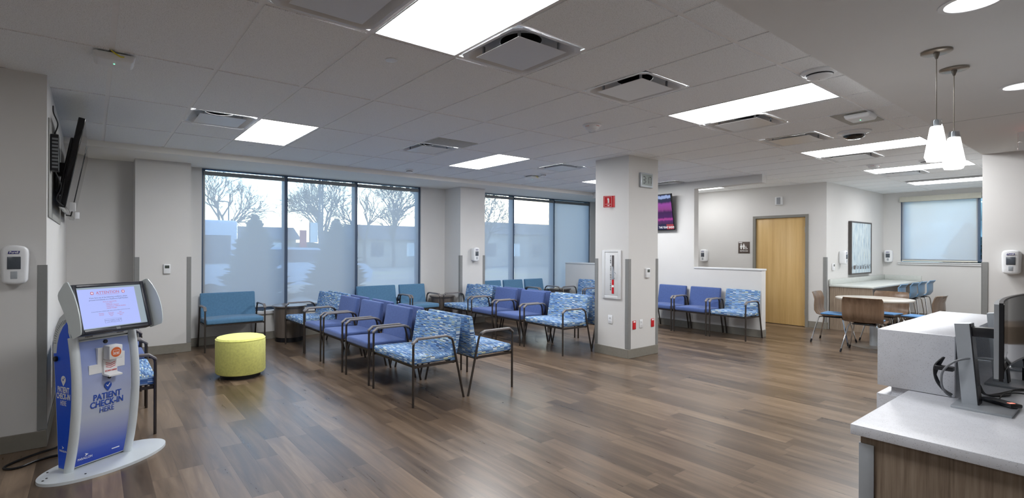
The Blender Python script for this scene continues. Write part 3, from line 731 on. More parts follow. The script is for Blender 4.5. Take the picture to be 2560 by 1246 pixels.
G5 = 'chairs along the left wall behind the kiosk'
row(PW, 0.40, 4.65, 5.46, R(180), 'wide patterned armchair half hidden behind the white kiosk', G5)
row(BN, 0.40, 5.53, 6.11, R(180), 'blue armchair behind the patterned one at the kiosk', G5)
row(BN, 0.40, 6.22, 6.80, R(180), 'armchair against the left wall, third behind the kiosk, only an arm in view', G5)

# ottoman
o = thing('ottoman', (1.375, 6.21, 0), 0, 'round chartreuse fabric ottoman on a black plinth', 'ottoman')
MB().lathe([(0.215, 0.0), (0.215, 0.045)], n=48).build('plinth', DARKP, o)
MB().lathe([(0.235, 0.046), (0.255, 0.05), (0.265, 0.065), (0.267, 0.40), (0.263, 0.43), (0.25, 0.45), (0.22, 0.458), (0.10, 0.461), (0.01, 0.461)], n=64).build('cushion', YELF, o)
sm = MB(); sm.tube([(0.2675 * math.cos(R(-22)), 0.2675 * math.sin(R(-22)), z) for z in (0.07, 0.2, 0.42)], 0.002, 6)
sm.tube([(0.2645 * math.cos(2 * math.pi * i / 64), 0.2645 * math.sin(2 * math.pi * i / 64), 0.432) for i in range(65)], 0.0022, 6, cap=False); sm.build('seam', YELF, o)

# drum tables
def make_drum():
    o = thing('drum_side_table', (0, 0, 0), 0, '', 'side table', 'round drum side tables')
    MB().lathe([(0.215, 0.0), (0.215, 0.07)], n=40).build('plinth', DARKP, o)
    MB().lathe([(0.225, 0.071), (0.235, 0.52), (0.24, 0.54)], n=48).build('drum', DRUMW, o)
    MB().lathe([(0.262, 0.541), (0.266, 0.549), (0.264, 0.562), (0.25, 0.566), (0.01, 0.566)], n=48).build('table_top', DRUMW, o)
    return o
dp = Proto(make_drum())
dp.put((2.53, 8.138, 0), 0, 'drum side table under the first window, left of the front row')
q_ = dp.put((5.452, 8.14, 0), 0, 'drum side table in the corner beside the window pier with the sanitizer'); q_.scale = (0.92, 0.92, 1)
dp.put((8.69, 8.10, 0), 0, 'drum side table with cables lying on it, near the low wall')
tag(MB().tube(crv([(8.60, 7.95, 0.5715), (8.55, 7.97, 0.59), (8.50, 8.0, 0.585), (8.50, 8.06, 0.572), (8.6, 8.1, 0.5715), (8.70, 8.0, 0.575), (8.62, 7.93, 0.59), (8.56, 7.86, 0.54), (8.56, 7.835, 0.40)]), 0.006, 6).build('charging_cable', flat('tan_cable', (190, 175, 150), 0.6)), 'tan cable coiled on and hanging off the drum table by the low wall', 'cable')

# ------------------------------------------------------------------ wall devices
def make_dispenser():
    # local: back on x=0 plane, facing -x, centre at origin height mid
    o = thing('hand_sanitizer_dispenser', (0, 0, 0), 0, '', 'hand sanitizer dispenser', 'wall hand sanitizer dispensers')
    def fn(p):
        q = Vector(p); t_ = (p.z + 0.125) / 0.25
        k = 1 - 0.10 * (1 - t_) - 0.12 * max(0, t_ - 0.85) / 0.15; q.y *= k
        if p.x < -0.05: q.x -= 0.012 * (1 - (p.y / 0.075) ** 2); q.z += 0.012 * (1 - (p.y / 0.075) ** 2) * (1 if p.z > 0.08 else (-1 if p.z < -0.08 else 0))
        return q
    MB().rbox(-0.10, -0.001, -0.077, 0.077, -0.125, 0.125, 0.022, fn, (2, 4, 6)).build('cover', WHITEP, o)
    MB().box(-0.1145, -0.108, -0.036, 0.036, -0.030, 0.058, bev=0.003).build('window', flat('dispenser_window', (78, 84, 92), 0.2), o)
    MB().box(-0.114, -0.106, -0.018, 0.018, -0.098, -0.044, bev=0.003).build('push_pad', flat('dispenser_pad', (160, 166, 172), 0.4), o)
    pts = [(-0.032, -0.010), (0.026, -0.010), (0.032, 0.010), (-0.026, 0.010)]
    lg = MB().prism([(-a_, b_ + 0.088) for a_, b_ in pts], -0.1155, -0.112, 'yz'); lg.build('logo_plate', NAVYI, o, smooth=False)
    text('logo_lettering', 'Purell', 0.021, WHITEI, o, frameM((-0.1162, 0.0, 0.088), (0, -1, 0)), extrude=0.0004, bold=0.0003)
    return o
ds = Proto(make_dispenser())
ds.put((-0.443, 4.819, 1.345), R(90), 'hand sanitizer dispenser on the wall at the left edge of the photo')
ds.put((6.02, 7.879, 1.36), R(90), 'hand sanitizer dispenser on the window pier between the tall windows')
ds.put((10.949, 5.86, 1.34), 0, 'hand sanitizer dispenser in the passage left of the restroom sign')
ds.put((11.64, 3.559, 1.33), R(90), 'hand sanitizer dispenser between the framed picture and the corner guard')
ds.put((14.299, 3.45, 1.34), 0, 'hand sanitizer dispenser between the framed picture and the small window')
ds.put((8.329, 0.92, 1.345), 0, 'hand sanitizer dispenser on the wall at the right edge of the photo')

def thermostat(loc, rz, label, s=1.0):
    o = thing('thermostat', loc, rz, label, 'thermostat', 'small wall thermostats')
    MB().box(-0.028, -0.001, -0.042 * s, 0.042 * s, -0.065 * s, 0.065 * s, bev=0.006).build('case', WHITEP, o)
    MB().box(-0.0295, -0.0275, -0.027 * s, 0.027 * s, 0.008 * s, 0.048 * s).build('display', flat('thermostat_lcd', (70, 78, 72), 0.3), o, smooth=False)
thermostat((0.825, 8.059, 1.175), R(90), 'white thermostat with a small display on the left pier')
thermostat((6.195, 4.144, 1.145), R(90), 'white thermostat on the right face of the square column')
thermostat((11.25, 3.559, 1.155), R(90), 'white thermostat beside the corner guard, left of the framed picture')

def outlet(loc, rz, label, mat, red=False):
    o = thing('outlet_plate', loc, rz, label, 'wall plate')
    MB().box(-0.007, -0.001, -0.036, 0.036, -0.058, 0.058, bev=0.003).build('plate', mat, o)
    if red:
        MB().box(-0.009, -0.0065, -0.022, 0.022, 0.034, 0.052).build('tag', WHITEI, o, smooth=False)
    else:
        m = MB()
        for z in (-0.022, 0.022): m.box(-0.009, -0.0065, -0.016, 0.016, z - 0.014, z + 0.014, bev=0.002)
        m.build('receptacle', WHITEP, o)
        m = MB()
        for z in (-0.022, 0.022): m.box(-0.0095, -0.0085, -0.007, -0.005, z - 0.004, z + 0.008).box(-0.0095, -0.0085, 0.005, 0.007, z - 0.004, z + 0.008)
        m.build('slots', DARKI, o, smooth=False)
outlet((PX0 - 0.001, 4.435, 0.50), 0, 'white outlet plate on the left face of the column, under the extinguisher cabinet', WHITEP)
outlet((5.905, 4.144, 0.445), R(90), 'red wall plate on the column nearest its corner guard', RED, True)
outlet((6.06, 4.144, 0.452), R(90), 'white outlet plate between the two red wall plates', WHITEP)
outlet((6.33, 4.144, 0.443), R(90), 'red wall plate near the right edge of the column', RED, True)
outlet((5.698, 8.18, 0.42), 0, 'white outlet plate on the window pier side, beside the corner drum table', WHITEP)

o = thing('digital_clock', (6.147, 4.144, 2.424), R(90), 'silver digital wall clock reading 3:17 high on the column', 'clock')
MB().box(-0.03, -0.001, -0.143, 0.143, -0.10, 0.10, bev=0.008).build('case', ALUM, o)
MB().box(-0.0315, -0.0295, -0.115, 0.115, -0.072, 0.078).build('display', LCD, o, smooth=False)
sg = MB()
SEG = {'a': (0, 1, 1), 'g': (0, 0, 1), 'd': (0, -1, 1), 'b': (1, .5, 0), 'c': (1, -.5, 0), 'f': (-1, .5, 0), 'e': (-1, -.5, 0)}
for ch, cx_, on in (('3', 0.068, 'abgcd'), ('1', -0.015, 'bc'), ('7', -0.072, 'abc')):
    for q in on:
        sx_, sz_, hor = SEG[q]; hx, hz = 0.022, 0.046
        yy, zz = cx_ - sx_ * hx, sz_ * hz
        if hor: sg.box(-0.0325, -0.031, yy - hx * 0.85, yy + hx * 0.85, zz - 0.005, zz + 0.005)
        else: sg.box(-0.0325, -0.031, yy - 0.005, yy + 0.005, zz - hz * 0.44, zz + hz * 0.44)
for z in (-0.02, 0.02): sg.box(-0.0325, -0.031, 0.018, 0.026, z - 0.004, z + 0.004)
sg.build('digits', DARKI, o, smooth=False)

# projecting extinguisher sign: a bent plate standing off the left face
o = thing('fire_extinguisher_sign', (PX0 - 0.001, 4.44, 2.13), 0, 'red projecting fire extinguisher sign on the column', 'sign')
MB().box(-0.004, 0, -0.07, -0.045, -0.079, 0.079).build('mount_flange', RED, o, smooth=False)
a = Vector((-0.004, -0.045, 0)); b = Vector((-0.070, 0.066, 0))
m = MB(); m.prism([(-0.004, -0.045), (-0.070, 0.066), (-0.0726, 0.0645), (-0.0066, -0.0465)], -0.079, 0.079, 'xy'); m.build('sign_plate', RED, o, smooth=False)
nrm = Vector((-0.86, -0.51, 0)); mid = (a + b) / 2 + nrm * 0.0032; dx_ = Vector((0.51, -0.86, 0))
ic = MB(); Mx = frameM(mid, dx_) @ Matrix.Scale(0.74, 4) @ Matrix.Translation((0.004, 0, 0))
ic.box(-0.013, 0.013, -0.022, 0.05, 0, 0.0008).box(-0.006, 0.006, 0.05, 0.062, 0, 0.0008).box(-0.016, 0.006, 0.060, 0.067, 0, 0.0008).box(-0.020, -0.014, 0.03, 0.064, 0, 0.0008)
for (u0, u1, v0, v1) in ((-0.075, 0.06, 0.09, 0.093), (-0.075, 0.06, -0.093, -0.090), (-0.075, -0.072, -0.09, 0.09), (0.058, 0.061, -0.09, 0.09)): ic.box(u0, u1, v0, v1, 0, 0.0008)
ic.prism([(-0.025, -0.066), (0.025, -0.066), (0.0, -0.084)], 0, 0.0008, 'xy')
ic.xform(Mx); ic.build('extinguisher_icon', WHITEI, o, smooth=False)
text('sign_lettering', 'FIRE\nEXTINGUISHER', 0.018, WHITEI, o, Mx @ Matrix.Translation((-0.005, -0.040, 0.0)), extrude=0.0006, sx=0.82)

# extinguisher cabinet on the left face of the column
o = thing('extinguisher_cabinet', (PX0, 4.412, 1.122), 0, 'white fire extinguisher cabinet with a narrow glass slot in the column', 'extinguisher cabinet')
CW, CHh = 0.155, 0.335
m = MB().box(-0.018, -0.001, -CW, -CW + 0.045, -CHh, CHh, bev=0.003).box(-0.018, -0.001, CW - 0.045, CW, -CHh, CHh, bev=0.003).box(-0.0178, -0.001, -CW + 0.045, CW - 0.045, -CHh, -CHh + 0.045, bev=0.003).box(-0.0178, -0.001, -CW + 0.045, CW - 0.045, CHh - 0.03, CHh, bev=0.003)
m.build('cabinet_frame', WHITEM, o)
MB().box(-0.014, -0.006, -CW + 0.047, CW - 0.047, -CHh + 0.047, CHh - 0.032, bev=0.002).build('cabinet_door', WHITEM, o)
MB().box(-0.0155, -0.0135, -0.045, -0.008, -0.265, 0.265).build('glass_slot', flat('cabinet_slot', (96, 92, 92), 0.2), o, smooth=False)
MB().box(-0.0165, -0.0150, -0.044, -0.009, -0.262, -0.07).build('extinguisher_body', RED, o, smooth=False)
MB().prism([(-0.012, -0.07), (-0.040, -0.07), (-0.044, 0.04), (-0.03, 0.11), (-0.010, 0.11)], -0.0165, -0.0150, 'yz').build('extinguisher_valve', ALUM, o, smooth=False)
MB().box(-0.0172, -0.0160, -0.043, -0.010, -0.175, -0.145).build('extinguisher_label', WHITEI, o, smooth=False)
MB().tube([(-0.014, -0.052, -0.05), (-0.035, -0.055, -0.04), (-0.038, -0.058, 0.02), (-0.036, -0.075, 0.035), (-0.034, -0.088, 0.01)], 0.004, 8).build('latch_handle', ALUM, o)
tx = 'FIRE EXTINGUISHER'
for k, ch in enumerate(tx):
    if ch != ' ': text('cabinet_lettering', ch, 0.031, DARKI, o, frameM((-0.0145, 0.012, 0.250 - k * 0.0288), (0, -1, 0)), extrude=0.0006, bold=0.0008)

# restroom sign
o = thing('restroom_sign', (10.949, 5.03, 1.516), 0, 'brown square restroom sign beside the tan door', 'sign')
MB().box(-0.006, -0.001, -0.115, 0.115, -0.12, 0.12, bev=0.002).build('sign_plate', SIGNB, o)
ic = MB(); F_ = frameM((-0.0065, 0, 0), (0, -1, 0))
def disc(m, cx_, cy_, r_, n=16): m.prism([(cx_ + r_ * math.cos(2 * math.pi * k / n), cy_ + r_ * math.sin(2 * math.pi * k / n)) for k in range(n)], 0, 0.0008, 'xy')
disc(ic, -0.055, 0.070, 0.011); ic.prism([(-0.064, 0.056), (-0.046, 0.056), (-0.028, 0.008), (-0.042, 0.002), (-0.042, -0.036), (-0.068, -0.036), (-0.068, 0.002), (-0.082, 0.008)], 0, 0.0008, 'xy')
disc(ic, -0.003, 0.070, 0.011); ic.prism([(-0.022, 0.056), (0.016, 0.056), (0.020, 0.006), (0.010, 0.006), (0.010, -0.036), (-0.016, -0.036), (-0.016, 0.006), (-0.026, 0.006)], 0, 0.0008, 'xy')
disc(ic, 0.040, 0.024, 0.007); ic.prism([(0.034, 0.014), (0.046, 0.014), (0.048, -0.004), (0.062, -0.006), (0.078, -0.028), (0.070, -0.032), (0.056, -0.014), (0.036, -0.012)], 0, 0.0008, 'xy')
ring = [(0.043 + 0.024 * math.cos(R(a_)), -0.018 + 0.020 * math.sin(R(a_))) for a_ in range(100, 345, 15)]
ic.prism(ring + [(0.043 + 0.017 * math.cos(R(a_)), -0.018 + 0.013 * math.sin(R(a_))) for a_ in range(330, 95, -15)], 0, 0.0008, 'xy')
ic.box(-0.105, -0.035, 0.098, 0.112, 0, 0.0008)
ic.xform(F_); ic.build('restroom_icons', WHITEI, o, smooth=False)
text('sign_lettering', 'RESTROOM', 0.031, WHITEI, o, F_ @ Matrix.Translation((0, -0.072, 0)), extrude=0.0006, bold=0.0006)
# chime above the door
o = thing('door_chime', (10.949, 4.36, 2.44), 0, 'small white box with a grille above the tan door', 'wall device')
MB().box(-0.04, -0.001, -0.065, 0.065, -0.08, 0.08, bev=0.006).build('case', WHITEP, o)
MB().box(-0.042, -0.0395, -0.035, 0.035, -0.066, 0.066).build('grille', flat('chime_grille', (150, 154, 160), 0.4), o, smooth=False)

# framed picture
def mat_art():
    t = NT('birch_print'); tc = t.new('ShaderNodeTexCoord'); sp = t.new('ShaderNodeSeparateXYZ'); t.link(tc.outputs['Object'], sp.inputs[0])
    mp = t.new('ShaderNodeMapping'); mp.inputs['Scale'].default_value = (26, 1, 2.6); t.link(tc.outputs['Object'], mp.inputs[0])
    n = t.noise(mp.outputs[0], 1.3, 4, 0.6); n2 = t.noise(tc.outputs['Object'], 30, 3)
    base = t.ramp(n, [(0.32, lin((120, 140, 158))), (0.46, lin((176, 194, 204))), (0.6, lin((206, 214, 214))), (0.72, lin((168, 176, 172)))])
    # dark trunk feet low in the picture
    foot = t.math('MULTIPLY', t.math('LESS_THAN', t.math('ADD', sp.outputs['Z'], t.math('MULTIPLY', n2, 0.16)), -0.27), t.math('GREATER_THAN', n, 0.50))
    foot = t.math('MULTIPLY', foot, t.math('GREATER_THAN', t.math('ADD', sp.outputs['Z'], t.math('MULTIPLY', n2, 0.06)), -0.40))
    mx = t.new('ShaderNodeMix', data_type='RGBA'); t.link(foot, mx.inputs['Factor']); t.link(base, mx.inputs['A']); mx.inputs['B'].default_value = (*lin((70, 60, 58)), 1)
    t.link(mx.outputs['Result'], t.b.inputs['Base Color']); t.b.inputs['Roughness'].default_value = 0.7; return t.m
o = thing('framed_picture', (12.70, 3.559, 1.515), 0, 'tall framed print of pale birch trunks above the bar counter', 'picture')
MB().box(-0.61, -0.585, -0.055, -0.001, -0.535, 0.535).box(0.585, 0.61, -0.055, -0.001, -0.535, 0.535).box(-0.585, 0.585, -0.055, -0.001, 0.51, 0.535).box(-0.585, 0.585, -0.055, -0.001, -0.535, -0.51).build('picture_frame', flat('dark_frame', (74, 70, 68), 0.45), o, smooth=False)
MB().box(-0.583, 0.583, -0.045, -0.002, -0.508, 0.508).build('canvas', mat_art(), o, smooth=False)

# ------------------------------------------------------------------ televisions
def mat_screen():
    t = NT('tv_picture'); tc = t.new('ShaderNodeTexCoord'); sp = t.new('ShaderNodeSeparateXYZ'); t.link(tc.outputs['Object'], sp.inputs[0])
    mp = t.new('ShaderNodeMapping'); mp.inputs['Scale'].default_value = (1, 14, 2.5); t.link(tc.outputs['Object'], mp.inputs[0])
    n = t.noise(mp.outputs[0], 1.2, 3); z = t.math('ADD', t.math('DIVIDE', sp.outputs['Z'], 0.70), 0.5)
    zz = t.math('ADD', z, t.math('MULTIPLY', t.math('SUBTRACT', n, 0.5), 0.10))
    c = t.ramp(zz, [(0.0, (0.02, 0.02, 0.08)), (0.17, (0.02, 0.02, 0.07)), (0.175, (0.06, 0.02, 0.08)), (0.26, (0.10, 0.02, 0.14)), (0.31, (0.45, 0.06, 0.32)), (0.36, (0.07, 0.01, 0.12)),
                     (0.50, (0.05, 0.01, 0.09)), (0.58, (0.28, 0.05, 0.26)), (0.72, (0.32, 0.06, 0.36)), (0.78, (0.03, 0.02, 0.08)), (0.86, (0.02, 0.03, 0.08)), (0.89, (0.35, 0.45, 0.75)), (0.95, (0.30, 0.40, 0.70)), (0.97, (0.03, 0.03, 0.08))])
    t.link(c, t.b.inputs['Emission Color']); t.b.inputs['Emission Strength'].default_value = 0.7
    t.b.inputs['Base Color'].default_value = (0.01, 0.01, 0.01, 1); t.b.inputs['Roughness'].default_value = 0.45; t.b.inputs['Specular IOR Level'].default_value = 0.15; return t.m
def television(loc, rz, tilt, W, H, label, lit):
    o = thing('television', loc, rz, label, 'television')       # local: faces -x, wall at x=0, centre height
    Mt = Matrix.Translation((-0.125, 0, 0)) @ Matrix.Rotation(R(-tilt), 4, 'Y')
    MB().rbox(-0.024, 0.024, -W / 2, W / 2, -H / 2, H / 2, 0.006, None, (0, 2, 2)).box(0.024, 0.055, -W * 0.36, W * 0.36, -H * 0.36, H * 0.30, bev=0.01).xform(Mt).build('tv_body', BLACKG, o)
    s = MB().box(-0.0255, -0.0245, -W / 2 + 0.014, W / 2 - 0.014, -H / 2 + 0.018, H / 2 - 0.014)
    so = s.build('screen', mat_screen() if lit else flat('tv_glass', (16, 18, 24), 0.06), o, smooth=False)
    so.matrix_local = Mt
    MB().box(-0.004, -0.001, -0.22, 0.22, -0.20, 0.20).box(-0.08, -0.004, -0.05, 0.05, -0.06, 0.06).build('wall_bracket', DARKP, o, smooth=False)
    return o, Mt
tvr, Mt = television((HX, 5.98, 2.19), 0, 12, 1.22, 0.70, 'lit television with magenta picture on the wall behind the column', True)
text('screen_lettering', "THE YEAR' BASH!", 0.056, WHITEI if False else emit('caption_white', (0.9, 0.9, 0.95), 0.8, base=0.02), tvr, Mt @ frameM((-0.0268, -0.445, -0.296), (0, -1, 0)), extrude=0.0003, bold=0.001, sx=0.75)
rb = MB().box(-0.0263, -0.0256, -0.596, -0.45, -0.333, -0.235).build('caption_bar', emit('caption_red', (0.45, 0.03, 0.05), 0.6, base=0.02), tvr, smooth=False); rb.matrix_local = Mt
# recess box behind the TVs on the left wall: shallow back panels with wiring
tl1, _ = television((-0.265, 5.85, 2.17), R(180), 10, 1.20, 0.76, 'black television nearer the camera, tilted off the left wall', False)
tl2, _ = television((-0.265, 7.20, 2.17), R(180), 10, 1.00, 0.76, 'black television farther along the left wall', False)
for (tl, sy) in ((tl1, 0.60), (tl2, 0.50)):
    MB().box(-0.15, -0.11, sy - 0.10, sy - 0.02, -0.40, -0.33, bev=0.004).build('cable_clip', WHITEM, tl)
o = thing('media_player', (-0.264, 5.05, 2.20), 0, 'small black media player box fixed to the left wall beside the televisions', 'media player')
MB().box(0.0, 0.05, -0.06, 0.06, -0.14, 0.14, bev=0.004).build('case', DARKP, o)
m = MB()
for k in range(9): m.box(0.01, 0.046, -0.0625, -0.059, -0.12 + k * 0.027, -0.105 + k * 0.027)
m.build('heat_fins', GREYP, o, smooth=False)
tag(MB().box(-0.274, -0.266, 4.93, 6.6, 1.70, 2.45, bev=0.002).build('tv_back_panel', flat('panel_grey', (150, 150, 146), 0.6)), 'grey mounting panel on the left wall behind the televisions', 'panel')
tag(MB().tube(crv([(-0.24, 5.02, 2.345), (-0.22, 5.0, 2.42), (-0.245, 4.99, 2.50), (-0.25, 5.02, 2.56)]), 0.005, 6).build('av_cable', DARKP), 'black cable rising from the media player on the left wall', 'cable')
tag(MB().tube(crv([(-0.235, 5.03, 2.055), (-0.20, 5.06, 1.95), (-0.23, 5.1, 1.85), (-0.19, 5.16, 1.80)]), 0.004, 6).build('av_cable', DARKP), 'black cable looping below the media player on the left wall', 'cable')

# ------------------------------------------------------------------ check-in kiosk  (local x right, y back, z up)
K = thing('check_in_kiosk', (0.056, 4.209, 0), math.atan2(0.498, 0.867), 'white and blue patient check-in kiosk with a tilted touch screen', 'check-in kiosk')
fprof = [(0.0, 0.02), (0.12, -0.015), (0.24, -0.040), (0.38, -0.058), (0.50, -0.066), (0.63, -0.062), (0.75, -0.046), (0.87, -0.020)]
bprof = [(0.0, 0.135), (0.3, 0.157), (0.6, 0.180), (0.78, 0.200), (0.86, 0.197), (0.93, 0.172), (0.99, 0.130), (1.03, 0.070), (1.04, 0.02)]
def yf(z):
    for (z0, y0), (z1, y1) in zip(fprof, fprof[1:]):
        if z <= z1: return y0 + (y1 - y0) * (z - z0) / (z1 - z0)
    return fprof[-1][1]
e = MB(); N = 72
e.prism([(0.04 + 0.40 * math.cos(2 * math.pi * k / N) * 1.0, 0.02 + 0.215 * math.sin(2 * math.pi * k / N)) for k in range(N)], 0.0, 0.018, 'xy'); e.build('base_plate', KWHITE, K)
bm_ = MB()
for x_, y_ in ((-0.33, 0.03), (-0.30, 0.05), (-0.25, 0.14), (-0.16, -0.10)): bm_.lathe([(0.006, 0.0182), (0.006, 0.0205)], c=(x_, y_, 0), n=10)
bm_.build('screw', DARKP, K)
zs = [i * 0.87 / 20 for i in range(21)]
body = [(yf(z) + 0.03, z + 0.018) for z in zs] + [(-0.0, 1.0), (0.0, 1.03)] + [(y_, z + 0.018) for z, y_ in reversed(bprof)]
MB().prism(body, -0.19, 0.19, 'yz').build('kiosk_body', KWHITE, K)
for s in (-1, 1):
    side = [(yf(z) + 0.032, z + 0.03) for z in zs[:-1]] + [(y_ - 0.008, z + 0.018) for z, y_ in reversed(bprof[:5])]
    side = [(yf(z) + 0.032, z + 0.03) for z in zs[:-1]] + [(0.035, 0.92), (0.04, 0.99), (0.085, 0.955), (0.125, 0.90), (0.148, 0.84), (0.158, 0.775), (0.188, 0.772)] + [(y_ - 0.008, z + 0.018) for z, y_ in ((0.6, 0.18), (0.3, 0.157), (0.012, 0.137))]
    x0, x1 = sorted((s * 0.1905, s * 0.1925)); MB().prism(side, x0, x1, 'yz').build('side_panel', KBLUE, K, label='glossy blue side panel')
    p = MB(); p.tube([(s * 0.1865, yf(z) + 0.012, z + 0.018) for z in zs], 0.0285, 12, flat=0.95); p.build('post', KWHITE, K)
def mat_front():
    t = NT('kiosk_front_graphic'); tc = t.new('ShaderNodeTexCoord'); sp = t.new('ShaderNodeSeparateXYZ'); t.link(tc.outputs['Object'], sp.inputs[0])
    c = t.ramp(sp.outputs['Z'], [(0.04, lin((30, 66, 178))), (0.12, lin((62, 88, 184))), (0.24, lin((150, 158, 200))), (0.36, lin((182, 190, 208))), (0.62, lin((160, 172, 212))), (0.86, lin((118, 140, 204)))])
    t.link(c, t.b.inputs['Base Color']); t.b.inputs['Roughness'].default_value = 0.3; return t.m
def strip(m, x0, x1, z0, z1, off, n=20):
    prev = None
    for i in range(n + 1):
        z = z0 + (z1 - z0) * i / n; y_ = yf(z - 0.018) + off
        cur = (m.bm.verts.new((x0, y_, z)), m.bm.verts.new((x1, y_, z)))
        if prev: m.bm.faces.new([prev[0], prev[1], cur[1], cur[0]])
        prev = cur
m = MB(); strip(m, -0.163, 0.163, 0.03, 0.86, 0.012); m.build('front_door', KWHITE, K)
m = MB(); strip(m, -0.156, 0.156, 0.036, 0.853, 0.0105); m.build('front_graphic', mat_front(), K)
MB().box(-0.168, 0.168, -0.016, 0.02, 0.868, 0.915, bev=0.003).build('speaker_panel', KWHITE, K)
for cx_ in (-0.095, 0.105):
    m = MB()
    for k in range(6):
        for q in range(3): m.box(cx_ - 0.022 + k * 0.008 + q * 0.004, cx_ - 0.019 + k * 0.008 + q * 0.004, -0.0175, -0.0155, 0.878 + q * 0.008, 0.885 + q * 0.008)
    m.build('speaker_slots', DARKI, K, smooth=False)
def lock(z, x_, r_):
    m = MB().lathe([(r_, 0.0), (r_, 0.006), (r_ * 0.8, 0.008), (0.001, 0.008)], n=20).xform(Matrix.Translation((x_, yf(z - 0.018) + 0.0105, z)) @ Matrix.Rotation(R(90), 4, 'X')); m.build('lock', DARKP, K)
lock(0.835, 0.005, 0.013); lock(0.595, 0.012, 0.010)
# scanner: cross-shaped plate with hood, back piece and tray
ys = yf(0.70) + 0.004
cr = [(-0.115, 0.695), (-0.062, 0.695), (-0.062, 0.77 + 0.03), (0.060, 0.80), (0.060, 0.755), (0.112, 0.755), (0.112, 0.655), (0.045, 0.655), (0.045, 0.62), (-0.035, 0.62), (-0.035, 0.635), (-0.115, 0.635)]
m = MB(); m.prism([(a_, b_) for a_, b_ in cr], ys - 0.006, ys + 0.02, 'xz'); m.build('scanner_plate', WHITEP, K)
MB().box(-0.030, 0.055, ys - 0.075, ys - 0.006, 0.725, 0.815, bev=0.004).build('scanner_hood', WHITEP, K)
m = MB(); m.prism([(ys - 0.006, 0.615), (ys - 0.075, 0.612), (ys - 0.075, 0.622), (ys - 0.020, 0.628), (ys - 0.014, 0.72), (ys - 0.006, 0.72)], -0.030, 0.055, 'yz'); m.build('scanner_tray', WHITEP, K)
lg = MB(); lg.lathe([(0.033, 0.0), (0.033, 0.0008)], n=32).xform(Matrix.Translation((0.0125, ys - 0.0752, 0.770)) @ Matrix.Rotation(R(90), 4, 'X')); lg.build('orange_badge', ORANGE, K)
m = MB()
for (u0, u1, v0, v1) in ((-0.020, 0.020, 0.012, 0.014), (-0.020, 0.020, -0.016, -0.014), (-0.020, -0.018, -0.016, 0.014), (0.018, 0.020, -0.016, 0.014), (-0.016, 0.016, -0.003, 0.0), (-0.015, -0.004, -0.011, -0.006), (0.002, 0.015, -0.011, -0.006)):
    m.box(0.0125 + u0, 0.0125 + u1, ys - 0.0770, ys - 0.0758, 0.770 + v0, 0.770 + v1)
m.build('badge_icon', WHITEI, K, smooth=False)
m = MB()
for k in range(3):
    z = 0.690 - k * 0.013
    m.prism([(-0.018, z + 0.010), (0.0125, z), (0.043, z + 0.010), (0.043, z + 0.0065), (0.0125, z - 0.0035), (-0.018, z + 0.0065)], ys - 0.0195, ys - 0.0178, 'xz')
m.build('chevrons', REDI, K, smooth=False)
FRONT = (1, 0, 0)
text('scan_lettering', 'SCAN HERE', 0.0145, REDI, K, frameM((0.0125, ys - 0.0215, 0.643), FRONT), extrude=0.0006, bold=0.0002)
def pin(m, cx_, cz_, s):
    pts = [(cx_ + s * 0.5 * math.cos(a_), cz_ + s * 0.5 * math.sin(a_)) for a_ in [R(-30 + i * 240 / 16) for i in range(17)]] + [(cx_, cz_ - s * 0.85)]
    return pts
yc = yf(0.50) + 0.008
MB().prism(pin(None, 0.0, 0.545, 0.046), yc - 0.003, yc - 0.0005, 'xz').build('pin_logo', BLUEI, K, smooth=False)
MB().prism([(-0.012, 0.547), (-0.002, 0.535), (0.014, 0.557), (0.011, 0.560), (-0.002, 0.542), (-0.009, 0.550)], yc - 0.0042, yc - 0.003, 'xz').build('tick_mark', WHITEI, K, smooth=False)
for body_, z, s_, b_ in (('PATIENT', 0.475, 0.056, 0.0012), ('CHECK-IN', 0.428, 0.056, 0.0012), ('HERE', 0.383, 0.050, 0.0)):
    text('kiosk_lettering', body_, s_, BLUEI, K, frameM((0.0, yf(z - 0.018) + 0.0085, z), FRONT), extrude=0.0008, bold=b_, sx=0.82)
SL = (0, -1, 0); xs = -0.1935
mm = MB().prism(pin(None, 0, 0, 0.05), 0, 0.0008, 'xy').xform(frameM((xs + 0.0005, 0.078, 0.610), SL)); mm.build('pin_logo', WHITEI, K, smooth=False)
mm = MB().prism([(-0.012, 0.002), (-0.002, -0.010), (0.014, 0.012), (0.011, 0.015), (-0.002, -0.003), (-0.009, 0.005)], 0.0008, 0.0014, 'xy').xform(frameM((xs + 0.0005, 0.078, 0.610), SL)); mm.build('tick_mark', BLUEI, K, smooth=False)
for body_, z, s_, b_ in (('PATIENT', 0.542, 0.052, 0.0012), ('CHECK-IN', 0.500, 0.052, 0.0012), ('HERE', 0.456, 0.046, 0.0)):
    text('side_lettering', body_, s_, WHITEI, K, frameM((xs, 0.078, z), SL), extrude=0.0006, bold=b_, sx=0.62)
text('maker_lettering', 'PARALLON', 0.018, WHITEI, K, frameM((xs, 0.080, 0.145), SL), extrude=0.0005, sx=0.85)
text('maker_lettering', 'PARALLON', 0.021, WHITEI, K, frameM((-0.105, yf(0.07) + 0.003, 0.082), FRONT), extrude=0.0006, sx=0.85)
for M_ in (frameM((xs, 0.080, 0.168), SL), frameM((-0.100, yf(0.09) + 0.003, 0.106), FRONT)):
    MB().prism([(-0.010, 0.010), (0.012, 0.0), (-0.010, -0.010), (-0.003, 0.0)], 0, 0.0008, 'xy').xform(M_).build('maker_mark', WHITEI, K, smooth=False)
MB().box(0.06, 0.11, yf(0.07) - 0.004, yf(0.07) - 0.001, 0.082, 0.087).build('maker_mark', WHITEI, K, smooth=False)
